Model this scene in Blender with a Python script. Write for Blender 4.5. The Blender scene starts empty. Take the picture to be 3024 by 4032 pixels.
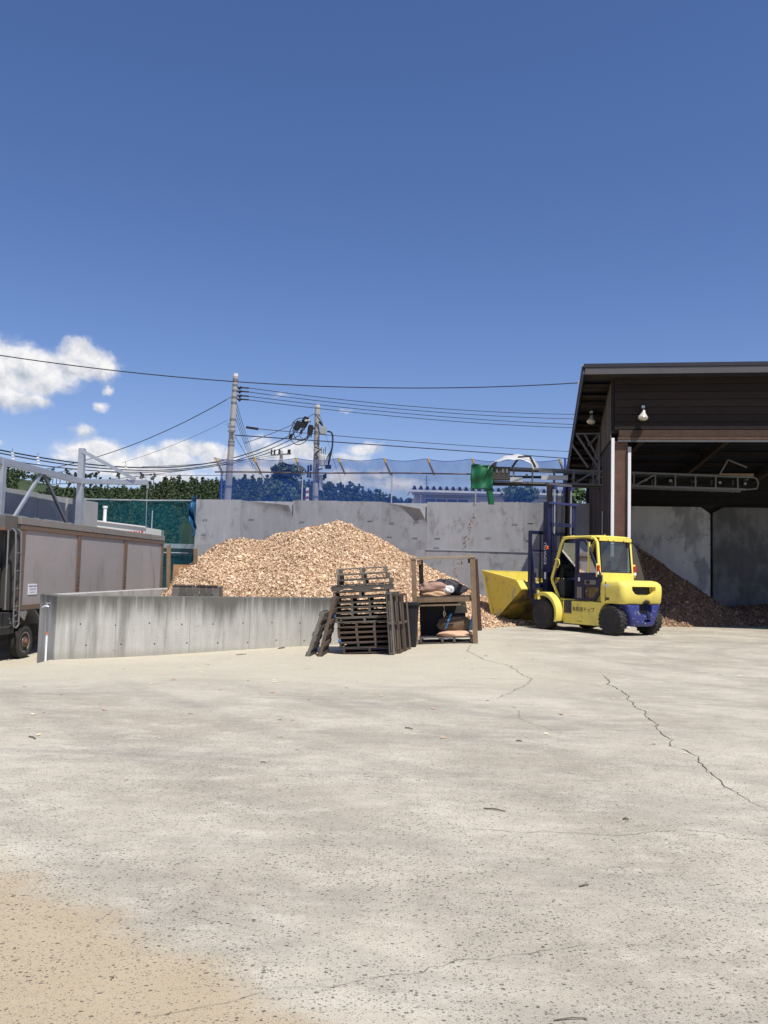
import bpy, bmesh, math, random
import numpy as np
from mathutils import Vector, Matrix, Euler

# ------------------------------------------------------------------ camera
F_PX, CAM_H, PITCH, ROLL = 3300.0, 1.5, math.radians(4.0906), math.radians(1.5)
scene = bpy.context.scene
col = scene.collection
FWD = np.array([0, math.cos(PITCH), math.sin(PITCH)])
UPV = np.array([0, -math.sin(PITCH), math.cos(PITCH)])
RGT = np.array([1.0, 0, 0])
cr = RGT * math.cos(ROLL) + UPV * math.sin(ROLL)
cu = -RGT * math.sin(ROLL) + UPV * math.cos(ROLL)
cam_d = bpy.data.cameras.new("camera")
cam = bpy.data.objects.new("camera", cam_d)
col.objects.link(cam)
cam_d.sensor_fit = 'VERTICAL'
cam_d.sensor_height = 36.0
cam_d.lens = 36.0 * F_PX / 4032.0
cam_d.clip_start, cam_d.clip_end = 0.05, 6000
mw = Matrix.Identity(4)
for i in range(3):
    mw[i][0], mw[i][1], mw[i][2] = cr[i], cu[i], -FWD[i]
mw[2][3] = CAM_H
cam.matrix_world = mw
scene.camera = cam

# ------------------------------------------------------------------ light, sky, exposure
SUN_EL = math.radians(61)
SUN_H = Vector((0.553, -0.832, 0)).normalized()          # horizontal direction towards the sun
SUN_V = Vector((SUN_H.x * math.cos(SUN_EL), SUN_H.y * math.cos(SUN_EL), math.sin(SUN_EL)))
sun_d = bpy.data.lights.new("sun", 'SUN')
sun_d.energy, sun_d.angle, sun_d.color = 5.0, math.radians(0.53), (1.0, 0.95, 0.86)
sun = bpy.data.objects.new("sun", sun_d)
sun.rotation_euler = SUN_V.to_track_quat('Z', 'Y').to_euler()
col.objects.link(sun)
scene.view_settings.view_transform = 'Standard'
scene.view_settings.look = 'None'
scene.view_settings.exposure = 0.0
scene.view_settings.gamma = 1.0

class NB:
    """tiny node-graph builder"""
    def __init__(s, tree): s.t = tree
    def n(s, typ, props=None, **ins):
        nd = s.t.nodes.new(typ)
        for k, v in (props or {}).items(): setattr(nd, k, v)
        for k, v in ins.items():
            key = int(k[1:]) if k[0] == 'i' and k[1:].isdigit() else k.replace('_', ' ')
            s.set(nd.inputs[key], v)
        return nd
    def set(s, sock, v):
        if hasattr(v, 'is_output'): s.t.links.new(v, sock)
        elif isinstance(v, bpy.types.Node): s.t.links.new(v.outputs[0], sock)
        else: sock.default_value = v
    def m(s, op, a, b=0.0, c=0.0, clamp=False):
        return s.n('ShaderNodeMath', {'operation': op, 'use_clamp': clamp}, i0=a, i1=b, i2=c).outputs[0]
    def v(s, op, a, b=(0, 0, 0), c=(0, 0, 0)):
        nd = s.n('ShaderNodeVectorMath', {'operation': op}, i0=a, i1=b)
        if op == 'MULTIPLY_ADD': s.set(nd.inputs[2], c)
        return nd.outputs[1] if op in ('LENGTH', 'DISTANCE', 'DOT_PRODUCT') else nd.outputs[0]
    def ss(s, x, lo, hi):
        return s.n('ShaderNodeMapRange', {'interpolation_type': 'SMOOTHSTEP'}, i0=x, i1=lo, i2=hi, i3=0.0, i4=1.0).outputs[0]
    def noise(s, vec, scale, detail=4.0, rough=0.55, dist=0.0):
        return s.n('ShaderNodeTexNoise', None, Vector=vec, Scale=scale, Detail=detail, Roughness=rough, Distortion=dist).outputs[0]
    def mix(s, f, a, b, blend='MIX'):
        nd = s.n('ShaderNodeMix', {'data_type': 'RGBA', 'blend_type': blend, 'clamp_factor': True})
        s.set(nd.inputs[0], f); s.set(nd.inputs[6], a); s.set(nd.inputs[7], b)
        return nd.outputs[2]

def px_dir(px, py):
    a, b = (px - 1512) / F_PX, (2016 - py) / F_PX
    return FWD + RGT * (a * math.cos(ROLL) - b * math.sin(ROLL)) + UPV * (a * math.sin(ROLL) + b * math.cos(ROLL))

world = bpy.data.worlds.new("World")
scene.world = world
world.use_nodes = True
wt = world.node_tree
wt.nodes.clear()
W = NB(wt)
sky = W.n('ShaderNodeTexSky', {'sky_type': 'NISHITA', 'sun_disc': False, 'sun_elevation': SUN_EL,
          'sun_rotation': math.atan2(SUN_H.x, SUN_H.y), 'altitude': 200.0, 'air_density': 1.0,
          'dust_density': 0.35, 'ozone_density': 2.2})
SKY_STRENGTH = 0.105
tc = W.n('ShaderNodeTexCoord').outputs['Generated']
sp = W.n('ShaderNodeSeparateXYZ', None, i0=tc)
az = W.m('ARCTAN2', sp.outputs[0], sp.outputs[1])
el = W.m('ARCSINE', sp.outputs[2])
ae = W.n('ShaderNodeCombineXYZ', None, i0=az, i1=el, i2=0.0).outputs[0]
# cumulus banks low over the hills: (pixel x, y, half width, half height, weight)
CLOUDS = [(-60, 1450, 230, 115, 1), (60, 1440, 120, 75, 1), (150, 1470, 150, 80, 1), (330, 1400, 95, 62, 1), (300, 1440, 150, 55, .9),
          (420, 1440, 62, 60, .95), (30, 1560, 130, 55, .9), (140, 1570, 60, 38, .85), (435, 1528, 26, 26, .7), (405, 1602, 46, 28, .78),
          (330, 1700, 70, 36, .72), (250, 1800, 70, 30, .62), (375, 1785, 150, 62, .95), (500, 1830, 150, 55, .85), (720, 1765, 110, 40, .9), (820, 1760, 80, 34, .85),
          (640, 1810, 150, 62, .92), (860, 1800, 120, 55, .85), (560, 1865, 330, 45, .8), (-20, 1755, 40, 20, .7),
          (1080, 1790, 120, 62, .85), (1180, 1770, 90, 45, .85), (1020, 1735, 60, 40, .62), (1000, 1860, 200, 45, .78), (1250, 1800, 90, 40, .7), (1350, 1880, 130, 48, .8), (1440, 1770, 95, 32, .78), (1380, 1800, 120, 28, .65),
          (1560, 1905, 190, 45, .74), (1480, 1860, 90, 30, .66), (1110, 1560, 75, 22, .5), (1355, 1612, 60, 19, .5)]
wob = W.n('ShaderNodeTexNoise', None, Vector=ae, Scale=26.0, Detail=5.0, Roughness=0.62)
ae2 = W.v('ADD', ae, W.v('MULTIPLY', W.v('SUBTRACT', wob.outputs[1], (.5, .5, .5)), (.036, .028, 0)))
dens = None; height = None
for (px, py, rx, ry, w) in CLOUDS:
    d = px_dir(px, py); d = d / np.linalg.norm(d)
    c = (math.atan2(d[0], d[1]), math.asin(d[2]))
    sx, sy = F_PX / rx, F_PX / ry
    q = W.v('MULTIPLY_ADD', ae2, (sx, sy, 0), (-c[0] * sx, -c[1] * sy, 0))
    g = W.m('MULTIPLY_ADD', W.v('LENGTH', q), -0.62 * w, w)
    qy = W.n('ShaderNodeSeparateXYZ', None, i0=q).outputs[1]
    if dens is None: dens, height = g, qy
    else:
        k_ = W.ss(W.m('SUBTRACT', g, dens), -.18, .18)
        height = W.m('ADD', W.m('MULTIPLY', height, W.m('SUBTRACT', 1.0, k_)), W.m('MULTIPLY', qy, k_))
        dens = W.m('SMOOTH_MAX', dens, g, 0.12)
# the same kind of cloud all round the horizon, away from the banks placed above
band = W.m('MULTIPLY', W.ss(el, 0.0, 0.05), W.m('SUBTRACT', 1.0, W.ss(el, 0.12, 0.26)))
away = W.ss(W.m('ABSOLUTE', az), 0.50, 0.62)
ring = W.m('MULTIPLY', W.m('MULTIPLY', band, away), W.noise(W.v('MULTIPLY', tc, (3.2, 3.2, 8)), 1.6, 6.0, .6))
dens = W.m('MAXIMUM', dens, W.m('MULTIPLY', ring, 0.95))
fine = W.noise(ae2, 75.0, 6.0, 0.62)
dens = W.m('ADD', dens, W.m('MULTIPLY', W.m('SUBTRACT', fine, 0.5), 0.30))
cover = W.m('MULTIPLY', W.ss(dens, 0.27, 0.66), 0.95)
# relief: compare the density with a point nearer the sun, thick centres turn grey below
fine2 = W.noise(W.v('ADD', ae2, (0.004, 0.010, 0)), 40.0, 5.0, 0.6)
fine3 = W.noise(ae2, 40.0, 5.0, 0.6)
lit = W.m('ADD', W.m('MULTIPLY_ADD', W.ss(height, -1.1, .7), .42, .40), W.m('MULTIPLY', W.m('SUBTRACT', fine3, fine2), 1.9))
lit = W.m('ADD', lit, W.m('MULTIPLY', W.m('SUBTRACT', 0.75, dens), 0.10), clamp=True)
ccol = W.mix(lit, (0.40, 0.46, 0.56, 1), (1.0, 0.98, 0.97, 1))
hsv = W.n('ShaderNodeHueSaturation', None, Hue=0.5, Saturation=1.16, Value=1.09, Color=sky.outputs[0])
sky_bal = W.v('MULTIPLY', hsv.outputs[0], (1.0, .895, 1.06))
sky_rgb = W.v('SCALE', sky_bal)
wt.nodes[-1].inputs['Scale'].default_value = SKY_STRENGTH
final = W.mix(cover, sky_rgb, ccol)
bg = W.n('ShaderNodeBackground', None, Color=final, Strength=1.0)
out = W.n('ShaderNodeOutputWorld')
wt.links.new(bg.outputs[0], out.inputs[0])

# ------------------------------------------------------------------ helpers: survey, meshes, things
def at(px, py, Y):
    d = px_dir(px, py)
    return np.array([0, 0, CAM_H]) + d * (Y / d[1])
def sstep(x, a=0.0, b=1.0):
    t = np.clip((np.asarray(x, float) - a) / (b - a), 0, 1)
    return t * t * (3 - 2 * t)
def gz(x, y):
    """height of the yard: level, falling gently to the left towards the loading dock"""
    return -(0.16 * sstep((2.4 - x) / 3.4) + 0.15 * sstep((-0.8 - x) / 5.0)) * sstep((np.asarray(y, float) - 9.5) / 6.0) - 0.22 * sstep((-6.1 - x) / .9) * sstep((np.asarray(y, float) - 13.5) / 2.5)
def ground(px, py):
    z = 0.0
    d = px_dir(px, py)
    for _ in range(8):
        P = np.array([0, 0, CAM_H]) + d * ((z - CAM_H) / d[2])
        z = float(gz(P[0], P[1]))
    return P

class MB:
    """collects shapes into one mesh"""
    def __init__(s): s.v, s.f, s.mi = [], [], []
    def add(s, vs, fs, mi=0):
        b = len(s.v)
        s.v += [tuple(float(c) for c in p) for p in vs]
        s.f += [tuple(i + b for i in f) for f in fs]
        s.mi += [mi] * len(fs)
        return s
    def box(s, c, d, rot=None, mi=0):
        x, y, z = d[0] / 2, d[1] / 2, d[2] / 2
        vs = [Vector(p) for p in ((-x, -y, -z), (x, -y, -z), (x, y, -z), (-x, y, -z), (-x, -y, z), (x, -y, z), (x, y, z), (-x, y, z))]
        if rot is not None:
            R = rot if isinstance(rot, Matrix) else Euler(rot).to_matrix()
            vs = [R @ p for p in vs]
        return s.add([p + Vector(c) for p in vs], [(0, 3, 2, 1), (4, 5, 6, 7), (0, 1, 5, 4), (1, 2, 6, 5), (2, 3, 7, 6), (3, 0, 4, 7)], mi)
    def bar(s, a, b, w, h, up=(0, 0, 1), mi=0):
        a, b = Vector(a), Vector(b)
        d = (b - a); L = d.length; d.normalize()
        u = Vector(up)
        if abs(d.dot(u)) > .98: u = Vector((0, 1, 0)) if abs(d.y) < .9 else Vector((1, 0, 0))
        sx = d.cross(u).normalized(); sz = sx.cross(d)
        R = Matrix((sx, d, sz)).transposed()
        return s.box((a + b) / 2, (w, L, h), R, mi)
    def tube(s, pts, r, n=8, mi=0, caps=True):
        pts = [Vector(p) for p in pts]
        rs = r if isinstance(r, (list, tuple)) else [r] * len(pts)
        vs, fs = [], []
        prev = None
        for i, p in enumerate(pts):
            d = (pts[min(i + 1, len(pts) - 1)] - pts[max(i - 1, 0)]).normalized()
            if prev is None:
                prev = Vector((0, 0, 1)) if abs(d.z) < .9 else Vector((1, 0, 0))
            u = (prev - d * prev.dot(d)).normalized(); prev = u
            w = d.cross(u)
            for k in range(n):
                a = 2 * math.pi * k / n
                vs.append(p + (u * math.cos(a) + w * math.sin(a)) * rs[i])
        for i in range(len(pts) - 1):
            for k in range(n):
                k2 = (k + 1) % n
                fs.append((i * n + k, i * n + k2, (i + 1) * n + k2, (i + 1) * n + k))
        if caps:
            fs.append(tuple(range(n))[::-1]); fs.append(tuple((len(pts) - 1) * n + k for k in range(n)))
        return s.add(vs, fs, mi)
    def loft(s, rings, mi=0, cap=True):
        n = len(rings[0]); vs = [p for r in rings for p in r]; fs = []
        for i in range(len(rings) - 1):
            for k in range(n):
                k2 = (k + 1) % n
                fs.append((i * n + k, i * n + k2, (i + 1) * n + k2, (i + 1) * n + k))
        if cap:
            fs.append(tuple(range(n))[::-1]); fs.append(tuple((len(rings) - 1) * n + k for k in range(n)))
        return s.add(vs, fs, mi)
    def prism(s, pts, a, b, plane='xz', mi=0):
        def P(p, t):
            return {'xz': (p[0], t, p[1]), 'yz': (t, p[0], p[1]), 'xy': (p[0], p[1], t)}[plane]
        return s.loft([[P(p, a) for p in pts], [P(p, b) for p in pts]], mi)
    def lathe(s, prof, axis='y', c=(0, 0, 0), n=32, mi=0):
        """prof: (offset along axis, radius)"""
        rings = []
        for (t, r) in prof:
            ring = []
            for k in range(n):
                a = 2 * math.pi * k / n
                q = {'y': (r * math.cos(a), t, r * math.sin(a)), 'x': (t, r * math.cos(a), r * math.sin(a)), 'z': (r * math.cos(a), r * math.sin(a), t)}[axis]
                ring.append((q[0] + c[0], q[1] + c[1], q[2] + c[2]))
            rings.append(ring)
        return s.loft(rings, mi)
    def sheet(s, f, nu, nv, mi=0):
        vs = [f(i / nu, j / nv) for j in range(nv + 1) for i in range(nu + 1)]
        fs = [(j * (nu + 1) + i, j * (nu + 1) + i + 1, (j + 1) * (nu + 1) + i + 1, (j + 1) * (nu + 1) + i) for j in range(nv) for i in range(nu)]
        return s.add(vs, fs, mi)
    def mesh(s, name, fix=True):
        me = bpy.data.meshes.new(name)
        me.from_pydata(s.v, [], s.f)
        if any(s.mi): me.polygons.foreach_set('material_index', s.mi)
        if fix:
            bm = bmesh.new(); bm.from_mesh(me)
            bmesh.ops.recalc_face_normals(bm, faces=bm.faces)
            bm.to_mesh(me); bm.free()
        return me
    def build(s, name, mat, parent=None, smooth=False, bevel=0.0, seg=2, loc=None, rot=None, solid=0.0):
        o = link(name, s.mesh(name), mat, parent)
        if loc is not None: o.location = loc
        if rot is not None: o.rotation_euler = rot
        if solid:
            m = o.modifiers.new('solid', 'SOLIDIFY'); m.thickness = solid; m.offset = 0
        if bevel:
            m = o.modifiers.new('bevel', 'BEVEL'); m.width = bevel; m.segments = seg; m.limit_method = 'ANGLE'; m.angle_limit = math.radians(35)
        if smooth:
            shade(o.data, 40 if smooth is True else smooth)
        return o

def shade(me, ang):
    me.polygons.foreach_set('use_smooth', [True] * len(me.polygons))
    try: me.set_sharp_from_angle(angle=math.radians(ang))
    except Exception: pass

def link(name, me, mat=None, parent=None):
    o = bpy.data.objects.new(name, me)
    col.objects.link(o)
    if mat is not None:
        for m in (mat if isinstance(mat, (list, tuple)) else [mat]):
            if me.materials.find(m.name) < 0: me.materials.append(m)
    if parent is not None: o.parent = parent
    return o
def tag(o, label=None, cat=None, group=None, kind=None):
    if label: o['label'] = label
    if cat: o['category'] = cat
    if group: o['group'] = group
    if kind: o['kind'] = kind
    return o
def thing(name, label, cat, loc=(0, 0, 0), rz=0.0, group=None, rot=None):
    o = bpy.data.objects.new(name, None)
    col.objects.link(o)
    o.empty_display_size = .2
    o.location = loc
    o.rotation_euler = rot if rot is not None else (0, 0, rz)
    return tag(o, label, cat, group)
def numpy_mesh(name, verts, quads, attr=None):
    me = bpy.data.meshes.new(name)
    nv, nf, k = len(verts), len(quads), quads.shape[1]
    me.vertices.add(nv); me.vertices.foreach_set('co', np.asarray(verts, np.float32).ravel())
    me.loops.add(nf * k); me.loops.foreach_set('vertex_index', np.asarray(quads, np.int32).ravel())
    me.polygons.add(nf)
    me.polygons.foreach_set('loop_start', np.arange(0, nf * k, k, dtype=np.int32))
    me.polygons.foreach_set('loop_total', np.full(nf, k, np.int32))
    if attr is not None:
        a = me.attributes.new('tint', 'FLOAT', 'FACE'); a.data.foreach_set('value', np.asarray(attr, np.float32))
    me.update(calc_edges=True); me.validate()
    return me
def text(body, size, mat, name, parent, M4, depth=0.002, sx=1.0, align='CENTER'):
    cu_ = bpy.data.curves.new(name, 'FONT')
    cu_.body, cu_.size, cu_.extrude, cu_.align_x, cu_.align_y = body, size, depth, align, 'CENTER'
    t = bpy.data.objects.new(name, cu_); col.objects.link(t)
    dg = bpy.context.evaluated_depsgraph_get()
    me = bpy.data.meshes.new_from_object(t.evaluated_get(dg))
    bpy.data.objects.remove(t)
    me.transform(M4 @ Matrix.Diagonal((sx, 1, 1, 1)))
    return link(name, me, mat, parent)
def cut(obj, cutters):
    """real recesses: subtract shapes, keep only the resulting mesh"""
    for c in cutters:
        co = c.build('cutter', None, obj.parent)
        m = obj.modifiers.new('cut', 'BOOLEAN'); m.object = co; m.operation = 'DIFFERENCE'; m.solver = 'EXACT'
        dg = bpy.context.evaluated_depsgraph_get(); dg.update()
        me = bpy.data.meshes.new_from_object(obj.evaluated_get(dg))
        obj.modifiers.clear(); mats = list(obj.data.materials); obj.data = me
        if not me.materials:
            for mm in mats: me.materials.append(mm)
        bpy.data.objects.remove(co)

# ------------------------------------------------------------------ materials
_m = {}
def mat(name, base, rough=.8, metal=0.0, nz=((3.0, .12, (1, 1, 1)),), bump=None, rnd=0.0, mixes=(), spec=.4, attr=None, world=False):
    """base colour varied by noise layers nz (scale, amount, stretch); mixes add other colours: (colour, scale, lo, hi, stretch, amount)"""
    if name in _m: return _m[name]
    mt = bpy.data.materials.new(name); mt.use_nodes = True
    t = mt.node_tree; t.nodes.clear(); N = NB(t)
    if world: vec = N.n('ShaderNodeNewGeometry').outputs['Position']
    else: vec = N.n('ShaderNodeTexCoord').outputs['Object']
    info = N.n('ShaderNodeObjectInfo')
    off = N.v('SCALE', (17.3, 31.1, 11.7)); t.nodes[-1].inputs['Scale'].default_value = 1.0
    t.links.new(info.outputs['Random'], t.nodes[-1].inputs['Scale'])
    if not world: vec = N.v('ADD', vec, off)
    c = (*base, 1)
    for (c2, sc, lo, hi, st, am) in mixes:
        v = N.v('MULTIPLY', vec, st)
        f = N.m('MULTIPLY', N.ss(N.noise(v, sc, 6.0, .62), lo, hi), am)
        c = N.mix(f, c, (*c2, 1))
    k = None
    for (sc, am, st) in nz:
        v = N.v('MULTIPLY', vec, st)
        f = N.m('MULTIPLY_ADD', N.noise(v, sc, 5.0, .6), 2.6 * am, 1 - 1.3 * am)
        k = f if k is None else N.m('MULTIPLY', k, f)
    if rnd:
        f = N.m('MULTIPLY_ADD', info.outputs['Random'], 2 * rnd, 1 - rnd)
        k = f if k is None else N.m('MULTIPLY', k, f)
    if attr:
        a = N.n('ShaderNodeAttribute', {'attribute_name': 'tint'}).outputs['Fac']
        c = N.mix(a, (*attr[0], 1), (*attr[1], 1))
    if k is not None:
        sc_ = N.v('SCALE', c[:3] if isinstance(c, tuple) else c); nd = t.nodes[-1]; t.links.new(k, nd.inputs['Scale']); c = sc_
    b = N.n('ShaderNodeBsdfPrincipled', None, Base_Color=c, Roughness=rough, Metallic=metal)
    b.inputs['Specular IOR Level'].default_value = spec
    if bump:
        h = N.noise(N.v('MULTIPLY', vec, bump[2] if len(bump) > 2 else (1, 1, 1)), bump[0], 6.0, .6)
        bp = N.n('ShaderNodeBump', None, Height=h, Strength=bump[1], Distance=.02)
        t.links.new(bp.outputs[0], b.inputs['Normal'])
    o = N.n('ShaderNodeOutputMaterial'); t.links.new(b.outputs[0], o.inputs[0])
    _m[name] = mt
    return mt

def net_mat(name, color, cover, weave=None):
    """woven mesh: mostly open, the threads coloured"""
    mt = bpy.data.materials.new(name); mt.use_nodes = True
    t = mt.node_tree; t.nodes.clear(); N = NB(t)
    vec = N.n('ShaderNodeTexCoord').outputs['Object']
    f = N.m('MULTIPLY_ADD', N.noise(N.v('MULTIPLY', vec, (1, 1, .5)), 1.3, 4.0, .6), .5, cover - .25)
    d = N.n('ShaderNodeBsdfDiffuse', None, Color=(*color, 1))
    tl = N.n('ShaderNodeBsdfTranslucent', None, Color=(*color, 1))
    s1 = N.n('ShaderNodeMixShader', None, i0=.4, i1=d.outputs[0], i2=tl.outputs[0])
    tr = N.n('ShaderNodeBsdfTransparent', None, Color=(1, 1, 1, 1))
    s2 = N.n('ShaderNodeMixShader', None, i0=f, i1=tr.outputs[0], i2=s1.outputs[0])
    o = N.n('ShaderNodeOutputMaterial'); t.links.new(s2.outputs[0], o.inputs[0])
    return mt
def glass_mat(name, tint, refl=.12):
    mt = bpy.data.materials.new(name); mt.use_nodes = True
    t = mt.node_tree; t.nodes.clear(); N = NB(t)
    g = N.n('ShaderNodeBsdfGlossy', None, Color=(1, 1, 1, 1), Roughness=.03)
    tr = N.n('ShaderNodeBsdfTransparent', None, Color=(*tint, 1))
    fr = N.n('ShaderNodeFresnel', None, IOR=1.5)
    s = N.n('ShaderNodeMixShader', None, i0=N.m('ADD', fr.outputs[0], refl * .3), i1=tr.outputs[0], i2=g.outputs[0])
    o = N.n('ShaderNodeOutputMaterial'); t.links.new(s.outputs[0], o.inputs[0])
    return mt

GALV = mat('galvanised_steel', (.50, .53, .56), .42, .55, ((6, .16, (1, 1, 1)), (40, .06, (1, 1, 1))))
STEEL = mat('grey_steel', (.22, .23, .24), .5, .5, ((5, .2, (1, 1, 1)),))
DSTEEL = mat('dark_steel', (.045, .045, .05), .55, .3, ((5, .3, (1, 1, 1)),))
PIPE = mat('rusty_pipe', (.17, .13, .12), .6, .2, ((9, .3, (1, 1, 1)),), mixes=(((.2, .07, .03), 12, .5, .7, (1, 1, 1), .6),))
BLACK = mat('black_rubber', (.012, .012, .013), .75, 0, ((8, .3, (1, 1, 1)),))
TYRE = mat('tyre_rubber', (.035, .033, .03), .85, 0, ((7, .25, (1, 1, 1)),), (60, .2), mixes=(((.12, .105, .085), 5, .5, .8, (1, 1, 1), .5),))
YELLOW = mat('yellow_paint', (.84, .69, .135), .48, 0, ((2.2, .07, (1, 1, 1)), (30, .04, (1, 1, 1))), (6, .10), mixes=(((.45, .36, .16), 3.6, .50, .74, (1, 1, .5), .55), ((.16, .125, .08), 8, .60, .74, (1, 1, .6), .5), ((.08, .065, .045), 26, .66, .74, (1, 1, 1), .6)), spec=.4)
YELLOW_DIRTY = mat('worn_yellow_paint', (.72, .58, .085), .45, 0, ((3, .12, (1, 1, 1)),), (40, .08), mixes=(((.16, .125, .055), 3.0, .54, .70, (1, 1, 1), .6), ((.30, .29, .26), 2.1, .56, .62, (1.4, 1, .7), .6)))
BLUE = mat('dark_blue_paint', (.011, .015, .055), .4, 0, ((4, .2, (1, 1, 1)),), (60, .05), mixes=(((.07, .065, .07), 6, .55, .75, (1, 1, 1), .5),))
BLUE_CHIP = mat('chipped_blue_paint', (.035, .045, .19), .4, 0, ((4, .12, (1, 1, 1)),), (50, .08), mixes=(((.5, .5, .52), 11, .615, .65, (1, 1, 1.6), .85),))
GLASS = glass_mat('cab_glass', (.56, .64, .61))
DGLASS = glass_mat('tinted_glass', (.32, .36, .34))
WHITE = mat('white_paint', (.82, .83, .85), .5, 0, ((6, .04, (1, 1, 1)),))
RED = mat('red_plastic', (.45, .02, .015), .3)
ORANGE = mat('orange_plastic', (.75, .12, .02), .3)
CONC = mat('weathered_concrete', (.44, .43, .395), .9, 0, ((1.6, .16, (1, 1, 1)), (5, .2, (1.6, 1.6, .16)), (60, .08, (1, 1, 1))), (35, .35),
           mixes=(((.13, .13, .11), 2.6, .50, .70, (1.5, 1.5, .13), .5), ((.60, .59, .55), 4.0, .56, .72, (1.2, 1.2, .12), .5), ((.10, .10, .09), 9.0, .62, .72, (1, 1, 1), .35)))
ZINC = mat('dull_aluminium_sheet', (.36, .365, .375), .5, .25, ((.9, .14, (1, 1, 1)), (3.5, .12, (1.6, 1, .22)), (50, .05, (1, 1, 1))), (2.2, .25, (1, 1, .5)), rnd=.16,
           mixes=(((.19, .185, .175), 1.9, .53, .68, (1.2, 1, .8), .62), ((.50, .52, .56), 1.1, .54, .76, (1, 1, .4), .55), ((.13, .125, .115), 4.5, .62, .70, (1, 1, .35), .4), ((.66, .67, .68), 6.0, .69, .73, (.3, 1, 3), .6)))
def stained_concrete():
    """cast concrete with black weather drips running down from the top edge"""
    mt = CONC.copy(); mt.name = 'drip_stained_concrete'; t = mt.node_tree; N = NB(t)
    b = [n for n in t.nodes if n.bl_idname == 'ShaderNodeBsdfPrincipled'][0]
    src = b.inputs['Base Color'].links[0].from_socket
    pos = N.n('ShaderNodeNewGeometry').outputs['Position']
    z = N.n('ShaderNodeSeparateXYZ', None, i0=pos).outputs[2]
    drip = N.noise(N.v('MULTIPLY', pos, (1, 1, .06)), 5.5, 6.0, .7)
    broad = N.noise(N.v('MULTIPLY', pos, (1, 1, .25)), 1.1, 4.0, .6)
    reach = N.m('ADD', N.m('MULTIPLY', drip, .95), N.m('MULTIPLY', broad, .65))
    f = N.ss(N.m('ADD', N.m('SUBTRACT', z, .89), reach), .20, .78)
    c = N.mix(N.m('MULTIPLY', f, .88), src, (.085, .082, .07, 1))
    pale = N.ss(N.noise(N.v('MULTIPLY', pos, (1, 1, .05)), 13.0, 3.0, .6), .60, .70)
    c = N.mix(N.m('MULTIPLY', pale, .28), c, (.62, .61, .57, 1))
    foot = N.m('SUBTRACT', 1.0, N.ss(N.m('ADD', z, N.m('MULTIPLY', drip, .16)), -.22, -.02))
    c = N.mix(N.m('MULTIPLY', foot, .5), c, (.26, .235, .18, 1))
    t.links.new(c, b.inputs['Base Color'])
    return mt
CONC_S = stained_concrete()
WOOD = {}
def wood(kind):
    if kind in WOOD: return WOOD[kind]
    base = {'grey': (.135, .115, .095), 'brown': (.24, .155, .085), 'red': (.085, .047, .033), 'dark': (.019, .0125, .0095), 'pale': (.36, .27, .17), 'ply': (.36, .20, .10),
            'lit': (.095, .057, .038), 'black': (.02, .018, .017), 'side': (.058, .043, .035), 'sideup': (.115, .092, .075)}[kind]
    WOOD[kind] = mat('wood_' + kind, base, .85, 0, ((4, .28, (1, 1, 1)), (9, .2, (.25, 3, 3)), (9, .2, (3, 3, .25))), (30, .25), rnd=.42)
    return WOOD[kind]

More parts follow.
